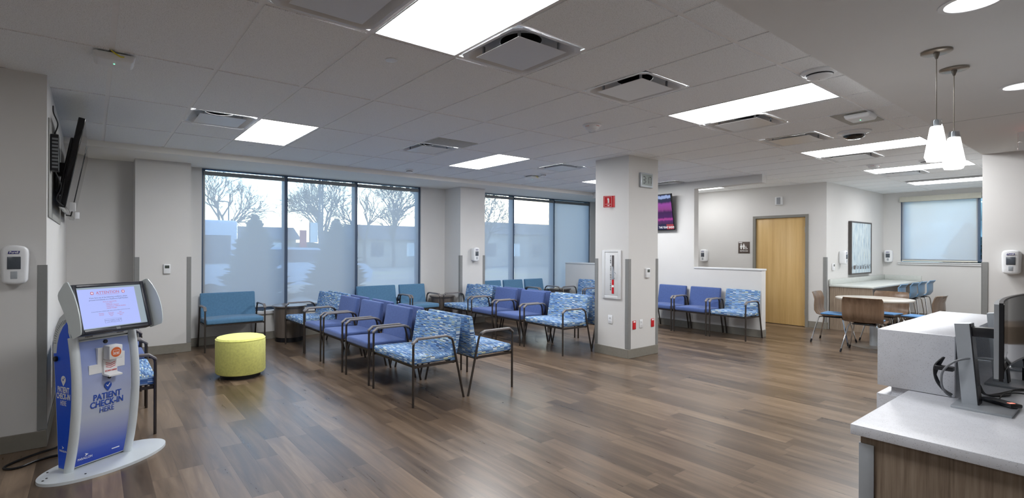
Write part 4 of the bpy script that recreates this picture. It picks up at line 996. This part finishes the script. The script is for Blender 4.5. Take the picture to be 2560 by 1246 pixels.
m = MB().lathe([(0.017, 0), (0.017, 0.012), (0.013, 0.015), (0.001, 0.015)], n=20).xform(Matrix.Translation((-0.193, 0.155, 0.74)) @ Matrix.Rotation(R(-90), 4, 'Y')); m.build('side_knob', DARKP, K)
m = MB()
for k in range(14):
    a_ = R(-2 + k * 6.2); cy_, cz_ = 0.030, 0.795; r0, r1 = 0.135, 0.158
    m.tube([(-0.1910, cy_ + r0 * math.cos(a_), cz_ + 0.05 + r0 * math.sin(a_)), (-0.1910, cy_ + r1 * math.cos(a_), cz_ + 0.05 + r1 * math.sin(a_))], 0.0012, 4)
m.build('side_slots', DARKI, K, smooth=False)
# monitor head, tilted back
HM = Matrix.Translation((-0.020, -0.145, 1.080)) @ Matrix.Rotation(R(-18), 4, 'X')
SW, SH = 0.226, 0.160
def hb(m, name, mat, label=None, smooth=True):
    o_ = m.build(name, mat, K, smooth=smooth); o_.matrix_local = HM
    return o_
hb(MB().box(-SW, SW, 0.005, 0.06, -SH - 0.004, SH + 0.004, bev=0.006), 'monitor_housing', DARKP)
hb(MB().box(-0.12, 0.12, 0.06, 0.16, -0.12, 0.05, bev=0.01), 'monitor_mount', KWHITE)
m = MB()
bz = 0.022
m.box(-SW, -SW + bz, -0.010, 0.005, -SH, SH, bev=0.004).box(SW - bz, SW, -0.010, 0.005, -SH, SH, bev=0.004).box(-SW + bz, SW - bz, -0.010, 0.005, SH - bz, SH, bev=0.004).box(-SW + bz, SW - bz, -0.010, 0.005, -SH, -SH + bz + 0.004, bev=0.004)
hb(m, 'bezel', flat('bezel_charcoal', (40, 42, 52), 0.3))
hb(MB().box(-SW + bz, SW - bz, -0.001, 0.001, -SH + bz + 0.004, SH - bz), 'screen', emit('screen_side', (0.20, 0.25, 0.29), 1.0, base=0.02), smooth=False)
hb(MB().box(-SW + bz + 0.004, SW - bz - 0.045, -0.002, -0.001, -SH + bz + 0.010, SH - bz - 0.012), 'screen_page', emit('screen_page', (0.30, 0.36, 0.72), 1.0, base=0.02), smooth=False)
PC = -0.018
def st(body_, z, s_, mat, x_=0.0, align='CENTER', bold=0.0, sx=1.0):
    o_ = text('screen_lettering', body_, s_, mat, K, frameM((PC + x_, -0.0022, z), FRONT), extrude=0.0002, align=align, bold=bold, sx=sx); o_.matrix_local = HM
SR = emit('screen_red', (0.36, 0.06, 0.09), 1.0, base=0.02); SDK = emit('screen_dark', (0.05, 0.06, 0.14), 1.0, base=0.02)
st('ATTENTION', 0.098, 0.026, SR)
for sx_ in (-1, 1):
    m = MB(); x_ = PC + sx_ * 0.098; z_ = 0.098
    ring = [(x_ + 0.0105 * math.cos(R(a_)), z_ + 0.0105 * math.sin(R(a_))) for a_ in range(0, 360, 20)]; m.prism(ring, -0.0026, -0.0021, 'xz'); hb(m, 'screen_badge', SR, smooth=False)
    m = MB(); m.box(x_ - 0.007, x_ + 0.007, -0.0031, -0.0027, z_ - 0.0022, z_ + 0.0022).box(x_ - 0.0022, x_ + 0.0022, -0.0031, -0.0027, z_ - 0.007, z_ + 0.007); hb(m, 'badge_cross', emit('cross_white', (0.6, 0.6, 0.85), 1.0, base=0.02), smooth=False)
hb(MB().box(PC - 0.068, PC + 0.068, -0.0026, -0.0021, 0.0845, 0.0855), 'screen_rule', SR, smooth=False)
st('If you have any of the following conditions, please', 0.066, 0.0118, SDK); st('proceed immediately to a Healthcare Staff Member:', 0.052, 0.0118, SDK)
st('If you are experiencing', 0.036, 0.009, SR); st('- Chest Pain', 0.024, 0.009, SR, -0.03, 'LEFT'); st('- Weakness / Dizziness', 0.013, 0.009, SR, -0.03, 'LEFT'); st('- Facial Droop / Difficulty Speaking', 0.002, 0.009, SR, -0.03, 'LEFT'); st('- Suicidal Thoughts', -0.009, 0.009, SR, -0.03, 'LEFT')
st('If none of the above conditions apply, please continue below and tell us if you have:', -0.026, 0.0072, SDK)
for k, rows in enumerate((('Shortness', 'of breath'), ('Severe pain', 'Bleeding', 'Fever'), ('Rash', 'Recent travel', 'Injury'))):
    for q, tline in enumerate(rows): st(tline, -0.040 - q * 0.010, 0.0078, SR, -0.065 + k * 0.06)
st('TOUCH SCREEN TO BEGIN', -0.090, 0.0085, SDK); st('or ask a staff member for help', -0.099, 0.0065, SDK)
m = MB()
for (u0, u1, v0, v1) in ((-0.052, 0.052, -0.080, -0.0792), (-0.052, 0.052, -0.106, -0.1052), (-0.052, -0.0512, -0.106, -0.0792), (0.0512, 0.052, -0.106, -0.0792)): m.box(PC + u0, PC + u1, -0.0026, -0.0021, v0, v1)
hb(m, 'screen_button', SDK, smooth=False)
hb(MB().box(-0.014, 0.012, -0.0115, -0.0095, -SH + 0.004, -SH + 0.020, bev=0.0006), 'camera_button', GREYP)
for s in (-1, 1):
    poly = [(0.150, 0.110), (0.146, 0.135), (0.125, 0.150), (0.03, 0.178), (-0.01, 0.180), (-0.03, 0.172), (-0.060, 0.125), (-0.085, 0.07), (-0.101, 0.01), (-0.106, -0.05), (-0.100, -0.11), (-0.088, -0.155), (-0.075, -0.170), (-0.055, -0.172), (0.045, -0.172), (0.065, -0.12), (0.10, 0.0)]
    if s > 0: poly = [(min(y_, 0.06) * 0.85, z_ * 0.97) for y_, z_ in poly]
    m = MB().prism(poly, 0.0, s * 0.006, 'yz')
    o_ = m.build('privacy_fin', KGREY, K); o_.matrix_local = HM @ Matrix.Translation((s * (SW + 0.0215), 0.0, 0)) @ Matrix.Rotation(R(s * 9), 4, 'Z')
tag(MB().tube(crv([(-0.035, 4.385, 0.30), (-0.07, 4.50, 0.30), (-0.12, 4.70, 0.20), (-0.16, 4.78, 0.06), (-0.20, 4.74, 0.009), (-0.30, 4.68, 0.008), (-0.42, 4.58, 0.008), (-0.47, 4.50, 0.008), (-0.44, 4.45, 0.008), (-0.38, 4.45, 0.008), (-0.30, 4.52, 0.008), (-0.20, 4.55, 0.008), (-0.12, 4.50, 0.012), (-0.08, 4.43, 0.06), (-0.055, 4.395, 0.14)]), 0.0075, 8).build('power_cord', DARKP), 'black power cord looping on the floor behind the kiosk', 'cord')

# ------------------------------------------------------------------ reception desk
DKZ = 0.762
o = thing('reception_desk', (2.50, 0.73, 0), 0, 'reception desk with wood laminate end panel and white speckled top', 'desk')
def dk(m, name, mat, **k): m.xform(Matrix.Translation((-2.50, -0.73, 0))); return m.build(name, mat, o, **k)
dk(MB().box(2.50, 5.6, -1.60, 0.727, DKZ - 0.042, DKZ, bev=0.003), 'desk_top', QUARTZ)
dk(MB().box(2.53, 2.56, -1.55, 0.700, 0.0, DKZ - 0.043), 'end_panel', LAMINATE, smooth=False)
dk(MB().box(2.56, 5.55, 0.672, 0.700, 0.0, DKZ - 0.043), 'front_panel', LAMINATE, smooth=False)
dk(MB().box(2.524, 2.5285, 0.655, 0.705, 0.0, DKZ - 0.075, bev=0.001).box(2.5285, 2.58, 0.7005, 0.705, 0.0, DKZ - 0.075, bev=0.001), 'corner_trim', ALUM)
o = thing('transaction_counter', (3.32, 0.845, 0), 0, 'raised white speckled counter block standing beside the desk', 'counter')
def tc_(m, name, mat, **k): m.xform(Matrix.Translation((-3.32, -0.845, 0))); return m.build(name, mat, o, **k)
UZ = 1.058; UX = 4.66
m = MB().box(3.3605, UX, 0.556, 0.852, UZ - 0.03, UZ, bev=0.001).box(3.335, 3.360, 0.556, 0.852, DKZ + 0.003, UZ, bev=0.001).box(3.3605, UX, 0.827, 0.852, DKZ + 0.003, UZ - 0.031, bev=0.001).box(UX - 0.025, UX, 0.545, 0.826, DKZ + 0.003, UZ - 0.031, bev=0.001)
tc_(m, 'counter_shell', QUARTZ)
tc_(MB().box(3.36, UX - 0.03, 0.79, 0.822, DKZ + 0.003, UZ - 0.032), 'cubby_back', DARKP, smooth=False)
tc_(MB().box(3.36, UX, 0.728, 0.800, 0.72, DKZ + 0.002), 'recess_band', QUARTZ, smooth=False)
tc_(MB().box(3.335, UX, 0.728, 0.855, 0.0, 0.72, bev=0.002), 'lower_front', QUARTZ)

# monitors on the desk: local faces -y, x right from behind? (front towards -y)
def make_monitor(W_=0.84, rad=3.0):
    o = thing('desk_monitor', (0, 0, 0), 0, '', 'computer monitor', 'monitors on the reception desk')
    MB().box(-0.12, 0.12, -0.095, 0.095, 0.0, 0.012, bev=0.002).build('monitor_base', ALUM, o)
    m = MB(); m.prism([(0.020, 0.012), (0.072, 0.012), (0.098, 0.372), (0.048, 0.377)], -0.035, 0.035, 'yz'); m.build('monitor_stand', ALUM, o)
    m = MB(); m.prism([(0.0150, 0.012), (0.0195, 0.012), (0.0475, 0.377), (0.043, 0.377)], -0.035, 0.035, 'yz'); m.build('stand_inlay', DARKP, o)
    MB().box(-0.03, 0.03, -0.046, 0.044, 0.320, 0.362, bev=0.002).build('mount_arm', DARKP, o)
    H_, n, z0 = 0.303, 18, 0.204
    RM = Matrix.Translation((0, -0.024, 0))
    def arc(off, za, zb, mat, name, ww, th):
        m = MB(); V = []
        for i in range(n + 1):
            x_ = -ww / 2 + ww * i / n; y_ = -(rad - math.sqrt(rad * rad - x_ * x_)) + off
            V.append([m.bm.verts.new(p) for p in ((x_, y_, za), (x_, y_ - th, za), (x_, y_ - th, zb), (x_, y_, zb))])
        for A, B in zip(V, V[1:]):
            for k in range(4): m.bm.faces.new([A[k], A[(k + 1) % 4], B[(k + 1) % 4], B[k]])
        m.bm.faces.new(V[0]); m.bm.faces.new(list(reversed(V[-1]))); m.xform(RM); return m.build(name, mat, o)
    arc(-0.040, z0, z0 + H_, DARKP, 'panel_rim', W_, 0.012)
    arc(-0.0522, z0 + 0.010, z0 + H_ - 0.006, BLACKG, 'screen', W_ - 0.014, 0.0015)
    arc(-0.026, z0 + 0.006, z0 + H_ - 0.006, ALUM, 'panel_back', W_ - 0.012, 0.0135)
    return o
mp = Proto(make_monitor())
mp.put((3.250, 0.440, DKZ), 0, 'near desk monitor seen edge on, on a silver slanted stand')
mp = Proto(make_monitor(0.46)); mp.put((3.92, 0.425, DKZ), 0, 'second desk monitor behind the near one, its silver stand in view')
mp.put((4.50, 0.425, DKZ), 0, 'third desk monitor stand, a silver sliver at the right edge')
tag(MB().tube(crv([(3.29, 0.40, 0.975), (3.25, 0.45, 0.985), (3.19, 0.52, 0.97), (3.17, 0.565, 0.92), (3.18, 0.575, 0.86), (3.22, 0.57, 0.81), (3.28, 0.56, 0.78)]), 0.0045, 8).build('video_cable', flat('grey_cable', (120, 122, 126), 0.5)), 'grey video cable arching round the near monitor stand', 'cable')
cb = MB()
for k in range(5):
    d = 0.008 * k
    cb.tube(crv([(3.205 + d, 0.575, 0.97), (3.19 + d, 0.60, 0.93 - d), (3.20 + d, 0.60, 0.87), (3.24 + d, 0.585, 0.82 - 0.2 * d), (3.30 + d, 0.565, 0.78)]), 0.004, 6)
cb.box(3.175, 3.215, 0.535, 0.60, 0.915, 0.935, bev=0.003)
tag(cb.build('cable_bundle', DARKP), 'black bundled cables with a clip behind the near monitor stand', 'cable')
c2 = MB()
for k in range(4):
    c2.tube(crv([(3.44 + 0.01 * k, 0.52, 0.92), (3.47, 0.50 + 0.006 * k, 0.86), (3.46, 0.49, 0.80 + 0.008 * k), (3.50, 0.47, 0.772), (3.58, 0.44 - 0.01 * k, 0.770), (3.75, 0.40, 0.770), (4.0, 0.33 - 0.02 * k, 0.770)]), 0.004, 6)
tag(c2.build('cable_bundle', DARKP), 'black cables running down and across the desk between the monitors', 'cable')
tag(MB().tube(crv([(3.37, 0.415, 0.779), (3.46, 0.40, 0.80), (3.52, 0.33, 0.80), (3.46, 0.24, 0.775), (3.40, 0.15, 0.766), (3.30, 0.05, 0.766)]), 0.003, 6).build('usb_cable', DARKP), 'thin black cable curving off the small black card reader', 'cable')
m = thing('card_reader', (3.325, 0.40, DKZ + 0.0125), R(-35), 'small black card reader with red lights on the near monitor base', 'card reader')
MB().box(-0.028, 0.028, -0.065, 0.065, 0.0, 0.017, bev=0.005).build('reader_case', DARKP, m)
MB().box(-0.012, 0.012, -0.048, -0.034, 0.0165, 0.0178).build('status_lights', emit('reader_red', (1, 0.12, 0.06), 1.5), m, smooth=False)
m = thing('keyboard', (3.72, 0.20, DKZ), R(-10), 'black keyboard on the desk at the right edge', 'keyboard')
MB().box(-0.22, 0.22, -0.07, 0.07, 0.001, 0.018, bev=0.004).build('keyboard_base', DARKP, m)
kk = MB()
for i in range(14):
    for j in range(5): kk.box(-0.205 + i * 0.0295, -0.205 + i * 0.0295 + 0.024, -0.058 + j * 0.024, -0.058 + j * 0.024 + 0.019, 0.018, 0.024)
kk.build('keys', DARKP, m, smooth=False)
m = thing('desk_phone', (4.12, 0.30, DKZ), R(-20), 'black desk phone beyond the near monitor at the right edge', 'telephone')
MB().prism([(-0.09, 0.002), (0.09, 0.002), (0.09, 0.075), (-0.09, 0.02)], -0.08, 0.08, 'yz').build('phone_base', DARKP, m)
MB().tube([(-0.06, -0.09, 0.06), (-0.065, -0.06, 0.078), (-0.06, 0.05, 0.118), (-0.06, 0.09, 0.12)], 0.019, 10).build('handset', DARKP, m)
# back cabinet seen beyond the desk
tag(MB().box(7.3, 7.9, -1.0, 0.86, 0.0, 0.72, bev=0.003).build('low_cabinet', LAMINATE), 'low wood laminate cabinet beyond the desk at the right edge', 'cabinet')

# ------------------------------------------------------------------ bar counter with backsplash
o = thing('bar_counter', (11.06, 3.55, 0), 0, 'long bar counter with pale speckled top and wood laminate end under the picture', 'counter')
def bc(m, name, mat, **k): m.xform(Matrix.Translation((-11.06, -3.55, 0))); return m.build(name, mat, o, **k)
bc(MB().box(11.04, 14.29, 2.875, 3.545, 0.792, 0.822, bev=0.004), 'counter_top', QUARTZ2)
bc(MB().box(11.04, 14.29, 3.525, 3.548, 0.823, 0.925, bev=0.002).box(14.268, 14.29, 2.90, 3.524, 0.823, 0.925, bev=0.002), 'backsplash', QUARTZ2)
bc(MB().box(11.06, 11.10, 2.90, 3.54, 0.0, 0.791), 'end_panel', LAMINATE, smooth=False)
bc(MB().box(11.10, 14.28, 3.20, 3.54, 0.0, 0.791), 'bar_body', LAMINATE, smooth=False)

# shell chairs (local: faces +x)
def shell(o, zseat, mat, pad, zb, w_=0.46, name='shell'):
    m = MB(); prof = [(0.22, zseat + 0.0), (0.20, zseat + 0.012), (0.10, zseat + 0.008), (0.0, zseat), (-0.10, zseat + 0.002), (-0.165, zseat + 0.02), (-0.20, zseat + 0.07), (-0.215, zseat + 0.15), (-0.222, zseat + 0.25), (-0.245, zb - 0.03), (-0.262, zb)]
    ws = [0.42, 0.44, 0.45, 0.45, 0.44, 0.44, 0.45, 0.46, 0.46, 0.445, 0.42]; rows = []
    for (x_, z_), ww in zip(prof, ws):
        ww *= w_ / 0.46; r_ = []
        for k in range(9):
            u = -1 + k / 4.0; back = max(0, min(1, (z_ - zseat - 0.02) / 0.2))
            r_.append(Vector((x_ + 0.035 * back * u * u, u * ww / 2, z_ + 0.012 * (1 - back) * u * u)))
        rows.append(r_)
    top = [[m.bm.verts.new(p) for p in r_] for r_ in rows]; bot = []
    for i, r_ in enumerate(rows):
        a_ = rows[max(i - 1, 0)][4]; b_ = rows[min(i + 1, len(rows) - 1)][4]; d = (b_ - a_).normalized(); nn = Vector((d.z, 0, -d.x)).normalized() * 0.012
        if nn.z > 0 and i < 4: nn = -nn
        if i >= 4 and nn.x > 0: nn = -nn
        bot.append([m.bm.verts.new(p + nn) for p in r_])
    nr = len(rows)
    for i in range(nr - 1):
        for k in range(8):
            m.bm.faces.new([top[i][k], top[i][k + 1], top[i + 1][k + 1], top[i + 1][k]]); m.bm.faces.new([bot[i][k + 1], bot[i][k], bot[i + 1][k], bot[i + 1][k + 1]])
        m.bm.faces.new([top[i][0], top[i + 1][0], bot[i + 1][0], bot[i][0]]); m.bm.faces.new([top[i + 1][8], top[i][8], bot[i][8], bot[i + 1][8]])
    for k in range(8):
        m.bm.faces.new([top[0][k + 1], top[0][k], bot[0][k], bot[0][k + 1]]); m.bm.faces.new([top[-1][k], top[-1][k + 1], bot[-1][k + 1], bot[-1][k]])
    m.build(name, mat, o)
    if pad: MB().rbox(-0.13, 0.20, -0.19, 0.19, zseat + 0.016, zseat + 0.036, 0.009, None, (3, 3, 0)).build('seat_pad', PADF, o)
def legs(o, zseat, spread, feet=True):
    for sx_ in (-1, 1):
        for sy_ in (-1, 1):
            MB().tube([(sx_ * 0.09, sy_ * 0.10, zseat - 0.020), (sx_ * 0.15, sy_ * 0.155, zseat - 0.028), (sx_ * 0.165, sy_ * 0.17, zseat - 0.06), (sx_ * spread, sy_ * spread, 0.05)], 0.010, 8).build('leg', CHROME, o)
            dxy = (spread - 0.17) / max(0.01, (zseat - 0.11)) * 0.05
            MB().tube([(sx_ * (spread - 0.0), sy_ * spread, 0.05), (sx_ * (spread + dxy), sy_ * (spread + dxy), 0.0)], 0.0125, 8).build('foot_cap', DARKP, o)
    MB().box(-0.13, 0.13, -0.13, 0.13, zseat - 0.034, zseat - 0.014, bev=0.003).build('under_frame', DARKP, o)
def make_dining():
    o = thing('dining_chair', (0, 0, 0), 0, '', 'chair', 'plywood chairs at the round table'); shell(o, 0.435, PLYW, True, 0.80, 0.48, 'plywood_shell'); legs(o, 0.435, 0.235); return o
SBLUE = flat('blue_plastic', (100, 140, 176), 0.35, noise=0.02)
def make_stool():
    o = thing('bar_stool', (0, 0, 0), 0, '', 'stool', 'blue stools at the bar counter'); shell(o, 0.575, SBLUE, False, 0.885, 0.42, 'plastic_shell'); legs(o, 0.575, 0.22)
    MB().tube([(0.19, -0.19, 0.25), (0.19, 0.19, 0.25)], 0.007, 8).build('foot_rail', CHROME, o); return o
dc = Proto(make_dining()); bs = Proto(make_stool())
dc.put((8.96, 2.425, 0), R(4), 'plywood chair with its back to the camera, nearest the round table')
dc.put((9.54, 3.00, 0), R(-86), 'plywood chair in side view, left of the round table near the door')
dc.put((10.27, 2.53, 0), R(172), 'plywood chair facing the camera from behind the round table')
dc.put((10.18, 2.06, 0), R(84), 'plywood chair whose back sticks up behind the raised counter, right of the table')
for x_, lb in ((11.42, 'blue stool nearest the camera at the bar counter'), (12.15, 'second blue stool along the bar from the camera'), (12.70, 'third blue stool along the bar, overlapping the second'), (13.32, 'last blue stool at the bar, nearest the far wall')):
    bs.put((x_, 2.775, 0), R(90), lb)
o = thing('pedestal_table', (9.60, 2.50, 0), 0, 'round pale cafe table on a brushed metal pedestal', 'table')
MB().lathe([(0.30, 0.0), (0.30, 0.006), (0.27, 0.012), (0.06, 0.02)], n=48).build('pedestal_base', BRUSH, o)
MB().lathe([(0.05, 0.018), (0.05, 0.70)], n=28).build('pedestal_column', ALUM, o)
MB().lathe([(0.14, 0.70), (0.14, 0.709)], n=28).build('mounting_plate', DARKP, o)
MB().lathe([(0.465, 0.71), (0.475, 0.716), (0.475, 0.735), (0.465, 0.74), (0.01, 0.74)], n=64).build('table_top', TABLET, o)

# ------------------------------------------------------------------ outdoors beyond the windows
def gm():
    t = NT('outdoor_ground'); v = t.coord(); n = t.noise(v, 0.25, 3); n2 = t.noise(v, 8, 3)
    t.link(t.ramp(t.math('ADD', t.math('MULTIPLY', n, 0.8), t.math('MULTIPLY', n2, 0.2)), [(0.4, lin((96, 100, 104))), (0.5, lin((120, 122, 120))), (0.6, lin((128, 134, 104)))]), t.b.inputs['Base Color'])
    t.b.inputs['Roughness'].default_value = 0.9; return t.m
tag(MB().box(-60, 90, 8.7, 130, -0.25, -0.15).box(14.6, 60, -40, 8.7, -0.25, -0.15).build('ground', gm(), smooth=False), 'grey paved and grassy ground outside the windows', 'ground', kind='structure')
def branch(m, p, d, L, r, depth, rnd):
    q = p + d * L; m.tube([p, (p + q) / 2 + Vector((rnd.uniform(-1, 1), rnd.uniform(-1, 1), 0)) * L * 0.05, q], r, 5, r2=r * 0.62, cap=False)
    if depth == 0: return
    for k in range(3 if depth > 1 else 4):
        t_ = rnd.uniform(0.55, 1.0); ang = rnd.uniform(0.35, 0.85); az = rnd.uniform(0, 2 * math.pi)
        a_ = d.orthogonal().normalized(); b_ = d.cross(a_); nd = (d * math.cos(ang) + (a_ * math.cos(az) + b_ * math.sin(az)) * math.sin(ang) + Vector((0, 0, 0.12))).normalized()
        branch(m, p + d * L * t_, nd, L * rnd.uniform(0.62, 0.80), r * 0.6, depth - 1, rnd)
BARK = flat('bark', (92, 84, 80), 0.9)
def bare_tree(seed, H):
    rnd = random.Random(seed); o = thing('bare_tree', (0, 0, 0), 0, '', 'tree', 'bare trees across the street'); m = MB()
    for k in range(4): branch(m, Vector((0, 0, H * 0.25)), Vector((rnd.uniform(-0.5, 0.5), rnd.uniform(-0.5, 0.5), 1)).normalized(), H * 0.24, H * 0.012, 5, rnd)
    m.build('branches', BARK, o); MB().tube([(0, 0, 0), (0, 0, H * 0.27)], H * 0.022, 8, r2=H * 0.016).build('trunk', BARK, o); return o
t1 = Proto(bare_tree(3, 7.0)); t2 = Proto(bare_tree(11, 7.0))
t1.put((5.9, 30, -0.15), 0, 'bare tree behind the left end of the first window shade')
t2.put((11.5, 31, -0.15), 1, 'bare tree behind the street lamp in the middle of the first window')
t1.put((15.5, 33, -0.15), 2, 'bare tree seen through the right pane of the first window')
t2.put((12.2, 17, -0.15), 4, 'bare tree seen through the left pane of the far window')
for q_, (x_, y_, a_, s_, lb_) in enumerate(((2.0, 40, 1.0, 1.3, 'large bare tree far behind the white van'), (17.5, 46, 3.0, 1.5, 'large bare tree far behind the low house'), (26.0, 48, 5.0, 1.6, 'large bare tree far off, right of the low house'), (33.0, 48, 0.6, 1.5, 'large bare tree far off behind the far tall window'), (19.0, 25.5, 2.2, 1.3, 'broad bare tree filling the middle pane of the far window'), (13.6, 21.5, 4.4, 1.2, 'broad bare tree at the left side of the far window'))):
    z_ = (t1 if q_ % 2 else t2).put((x_, y_, -0.15), a_, lb_); z_.scale = (s_, s_, s_)
t2.put((20.5, 38, -0.15), 2.6, 'bare tree farther off behind the right pane of the first window')
t1.put((24.0, 30, -0.15), 4, 'bare tree seen through the middle of the far window')
PINE = flat('pine_needles', (44, 62, 60), 0.9, noise=0.3, nscale=6)
def conifer(seed, H, Rr):
    rnd = random.Random(seed); o = thing('conifer', (0, 0, 0), 0, '', 'tree', 'conifers outside the windows'); m = MB(); n = 1500
    for k in range(n):
        t_ = (k / n) ** 0.8; z = 0.15 + t_ * (H - 0.2); rr = Rr * (1 - t_) ** 0.8 * rnd.choice((0.55, 0.8, 1.0, 1.25)) * rnd.uniform(0.8, 1.1) + 0.06; a_ = rnd.uniform(0, 2 * math.pi)
        d = Vector((math.cos(a_), math.sin(a_), 0)); s_ = Vector((-math.sin(a_), math.cos(a_), 0)); wd = 0.03 + rr * 0.10
        b0 = Vector((0, 0, z)); tip = d * rr + Vector((0, 0, z + rr * 0.15 + 0.10 * rnd.random()))
        midp = b0 + (tip - b0) * 0.55
        v = [m.bm.verts.new(p) for p in (b0, midp + s_ * wd + Vector((0, 0, -0.05)), tip, midp - s_ * wd + Vector((0, 0, -0.05)), midp + Vector((0, 0, 0.07)))]
        for f_ in ((0, 1, 4), (1, 2, 4), (2, 3, 4), (3, 0, 4), (0, 3, 2), (0, 2, 1)): m.bm.faces.new([v[i] for i in f_])
    m.build('foliage', PINE, o, smooth=False); MB().tube([(0, 0, 0), (0, 0, H)], 0.06, 6, r2=0.01).build('trunk', BARK, o); return o
c1 = Proto(conifer(5, 2.35, 0.80))
c1.put((3.05, 12.4, -0.15), 0, 'conifer outside, behind the left shade of the first window')
c1.put((5.20, 12.8, -0.15), 1.4, 'conifer outside, behind the middle shade of the first window')
c1.put((19.5, 3.0, -0.15), 1.4, 'conifer outside the small far window')
c1.put((19.2, 0.8, -0.15), 2.4, 'conifer outside the small far window, nearer the right frame')
CARW = flat('white_car_paint', (196, 208, 226), 0.35); CARG = flat('car_glass', (60, 74, 96), 0.1)
o = thing('white_van', (1.6, 15.5, -0.15), R(4), 'tall white van parked outside at the left of the first window', 'van')
MB().box(-3.0, 1.5, -1.0, 1.0, 0.4, 2.35, bev=0.08, seg=3).build('van_body', CARW, o)
MB().box(-1.4, 1.3, -1.02, -1.0, 1.2, 1.95).build('van_window', CARG, o, smooth=False)
for x_ in (-2.2, 0.8): MB().lathe([(0.34, -1.04), (0.34, -0.8)], n=20).xform(Matrix.Translation((x_, 0, 0.34)) @ Matrix.Rotation(R(90), 4, 'X') @ Matrix.Scale(-1, 4, (0, 0, 1))).build('wheel', DARKP, o)
o = thing('white_suv', (5.9, 17.6, -0.15), R(4), 'white car parked outside behind the conifers', 'car')
MB().prism([(-2.3, 0.4), (2.2, 0.4), (2.3, 0.8), (2.0, 1.05), (1.1, 1.15), (0.5, 1.62), (-1.9, 1.66), (-2.3, 1.1)], -0.9, 0.9, 'xz').build('car_body', CARW, o)
MB().prism([(0.95, 1.15), (0.45, 1.55), (-1.8, 1.58), (-2.0, 1.15)], -0.91, -0.895, 'xz').build('car_windows', CARG, o, smooth=False)
for x_ in (-1.5, 1.4): MB().lathe([(0.34, 0.75), (0.34, 0.93)], n=20).xform(Matrix.Translation((x_, 0, 0.34)) @ Matrix.Rotation(R(90), 4, 'X')).build('wheel', DARKP, o)
POLE = flat('dark_pole', (70, 78, 92), 0.5)
def lamp_post(H, arm):
    o = thing('street_lamp', (0, 0, 0), 0, '', 'street lamp', 'street lamps outside'); MB().tube([(0, 0, 0), (0, 0, H)], 0.07, 8, r2=0.05).build('pole', POLE, o)
    MB().tube([(0, 0, H - 0.02), (-arm * 0.5, 0, H + 0.04), (-arm, 0, H + 0.04)], 0.04, 6).build('arm', POLE, o); MB().box(-arm - 0.45, -arm, -0.12, 0.12, H - 0.01, H + 0.07, bev=0.02).build('lamp_head', POLE, o); return o
lp = Proto(lamp_post(4.95, 0.35))
lp.put((8.9, 24, -0.15), 0, 'street lamp with a bent arm in the middle pane of the first window')
lp.put((8.0, 40, -0.15), 0, 'distant street lamp behind the left pane of the first window')
tag(MB().tube([(9.15, 24.3, -0.15), (9.15, 24.3, 6.5)], 0.05, 8).build('flag_pole', POLE), 'tall plain pole just right of the street lamp', 'pole')
o = thing('feather_banner', (8.75, 25, -0.15), 0, 'narrow white and red banner standing across the street', 'banner')
MB().box(-0.02, 0.02, -0.02, 0.02, 0, 2.9).build('banner_pole', POLE, o, smooth=False); MB().box(0.02, 0.42, -0.005, 0.005, 1.9, 2.9).build('banner_cloth', WHITEI, o, smooth=False); MB().box(-0.5, -0.15, -0.005, 0.005, 1.6, 2.5).build('banner_flag', REDI, o, smooth=False)
BR = flat('building_wall', (172, 160, 150), 0.8, noise=0.1, nscale=1); RF = flat('roof_shingle', (84, 84, 92), 0.8)
def building(x, y, w_, d_, h, rh, label):
    o = thing('building', (x, y, -0.15), 0, label, 'building'); MB().box(-w_ / 2, w_ / 2, -d_ / 2, d_ / 2, 0, h).build('walls', BR, o, smooth=False)
    MB().prism([(-d_ / 2 - 0.4, h), (d_ / 2 + 0.4, h), (0, h + rh)], -w_ / 2 - 0.4, w_ / 2 + 0.4, 'yz').build('roof', RF, o, smooth=False)
    k = int(w_ // 3)
    for i in range(k): MB().box(-w_ / 2 + (i + 0.5) * w_ / k - 0.6, -w_ / 2 + (i + 0.5) * w_ / k + 0.6, -d_ / 2 - 0.02, -d_ / 2, 0.9, min(2.1, h - 0.3)).build('window', WHITEI if i % 2 else CARG, o, smooth=False)
building(21.5, 41.5, 7, 4, 2.4, 1.3, 'low house across the street seen through the right pane of the first window')
building(9.5, 50, 12, 4, 2.4, 1.2, 'long low building far off in the middle pane of the first window')
building(34, 38, 12, 4, 3.0, 1.2, 'low building seen through the far tall window')
building(21.4, 16.4, 7.0, 1.4, 7.0, 0.3, 'tan building close by the far end of the window wall')
HED = flat('hedge_green', (58, 72, 62), 0.9, noise=0.3, nscale=3)
def lump(p):
    return p + Vector((math.sin(p.x * 2.1 + p.z * 3), math.cos(p.y * 2.7 + p.x), math.sin(p.x * 3.3) + math.cos(p.x * 1.3))) * 0.18
m = MB().rbox(-8, 60, 56, 57.5, -0.15, 2.0, 0.5, lump, (60, 1, 2)); tag(m.build('hedge', HED), 'long dark hedge far across the street', 'hedge')
m = MB().rbox(21.5, 23.5, -6, 9, -0.15, 5.5, 0.7, lump, (2, 24, 6)); tag(m.build('hedge', flat('pale_hedge', (150, 164, 160), 0.9, noise=0.45, nscale=1.2)), 'green hedge outside the small far window', 'hedge')  # added to hold back the bright sky behind the far shade
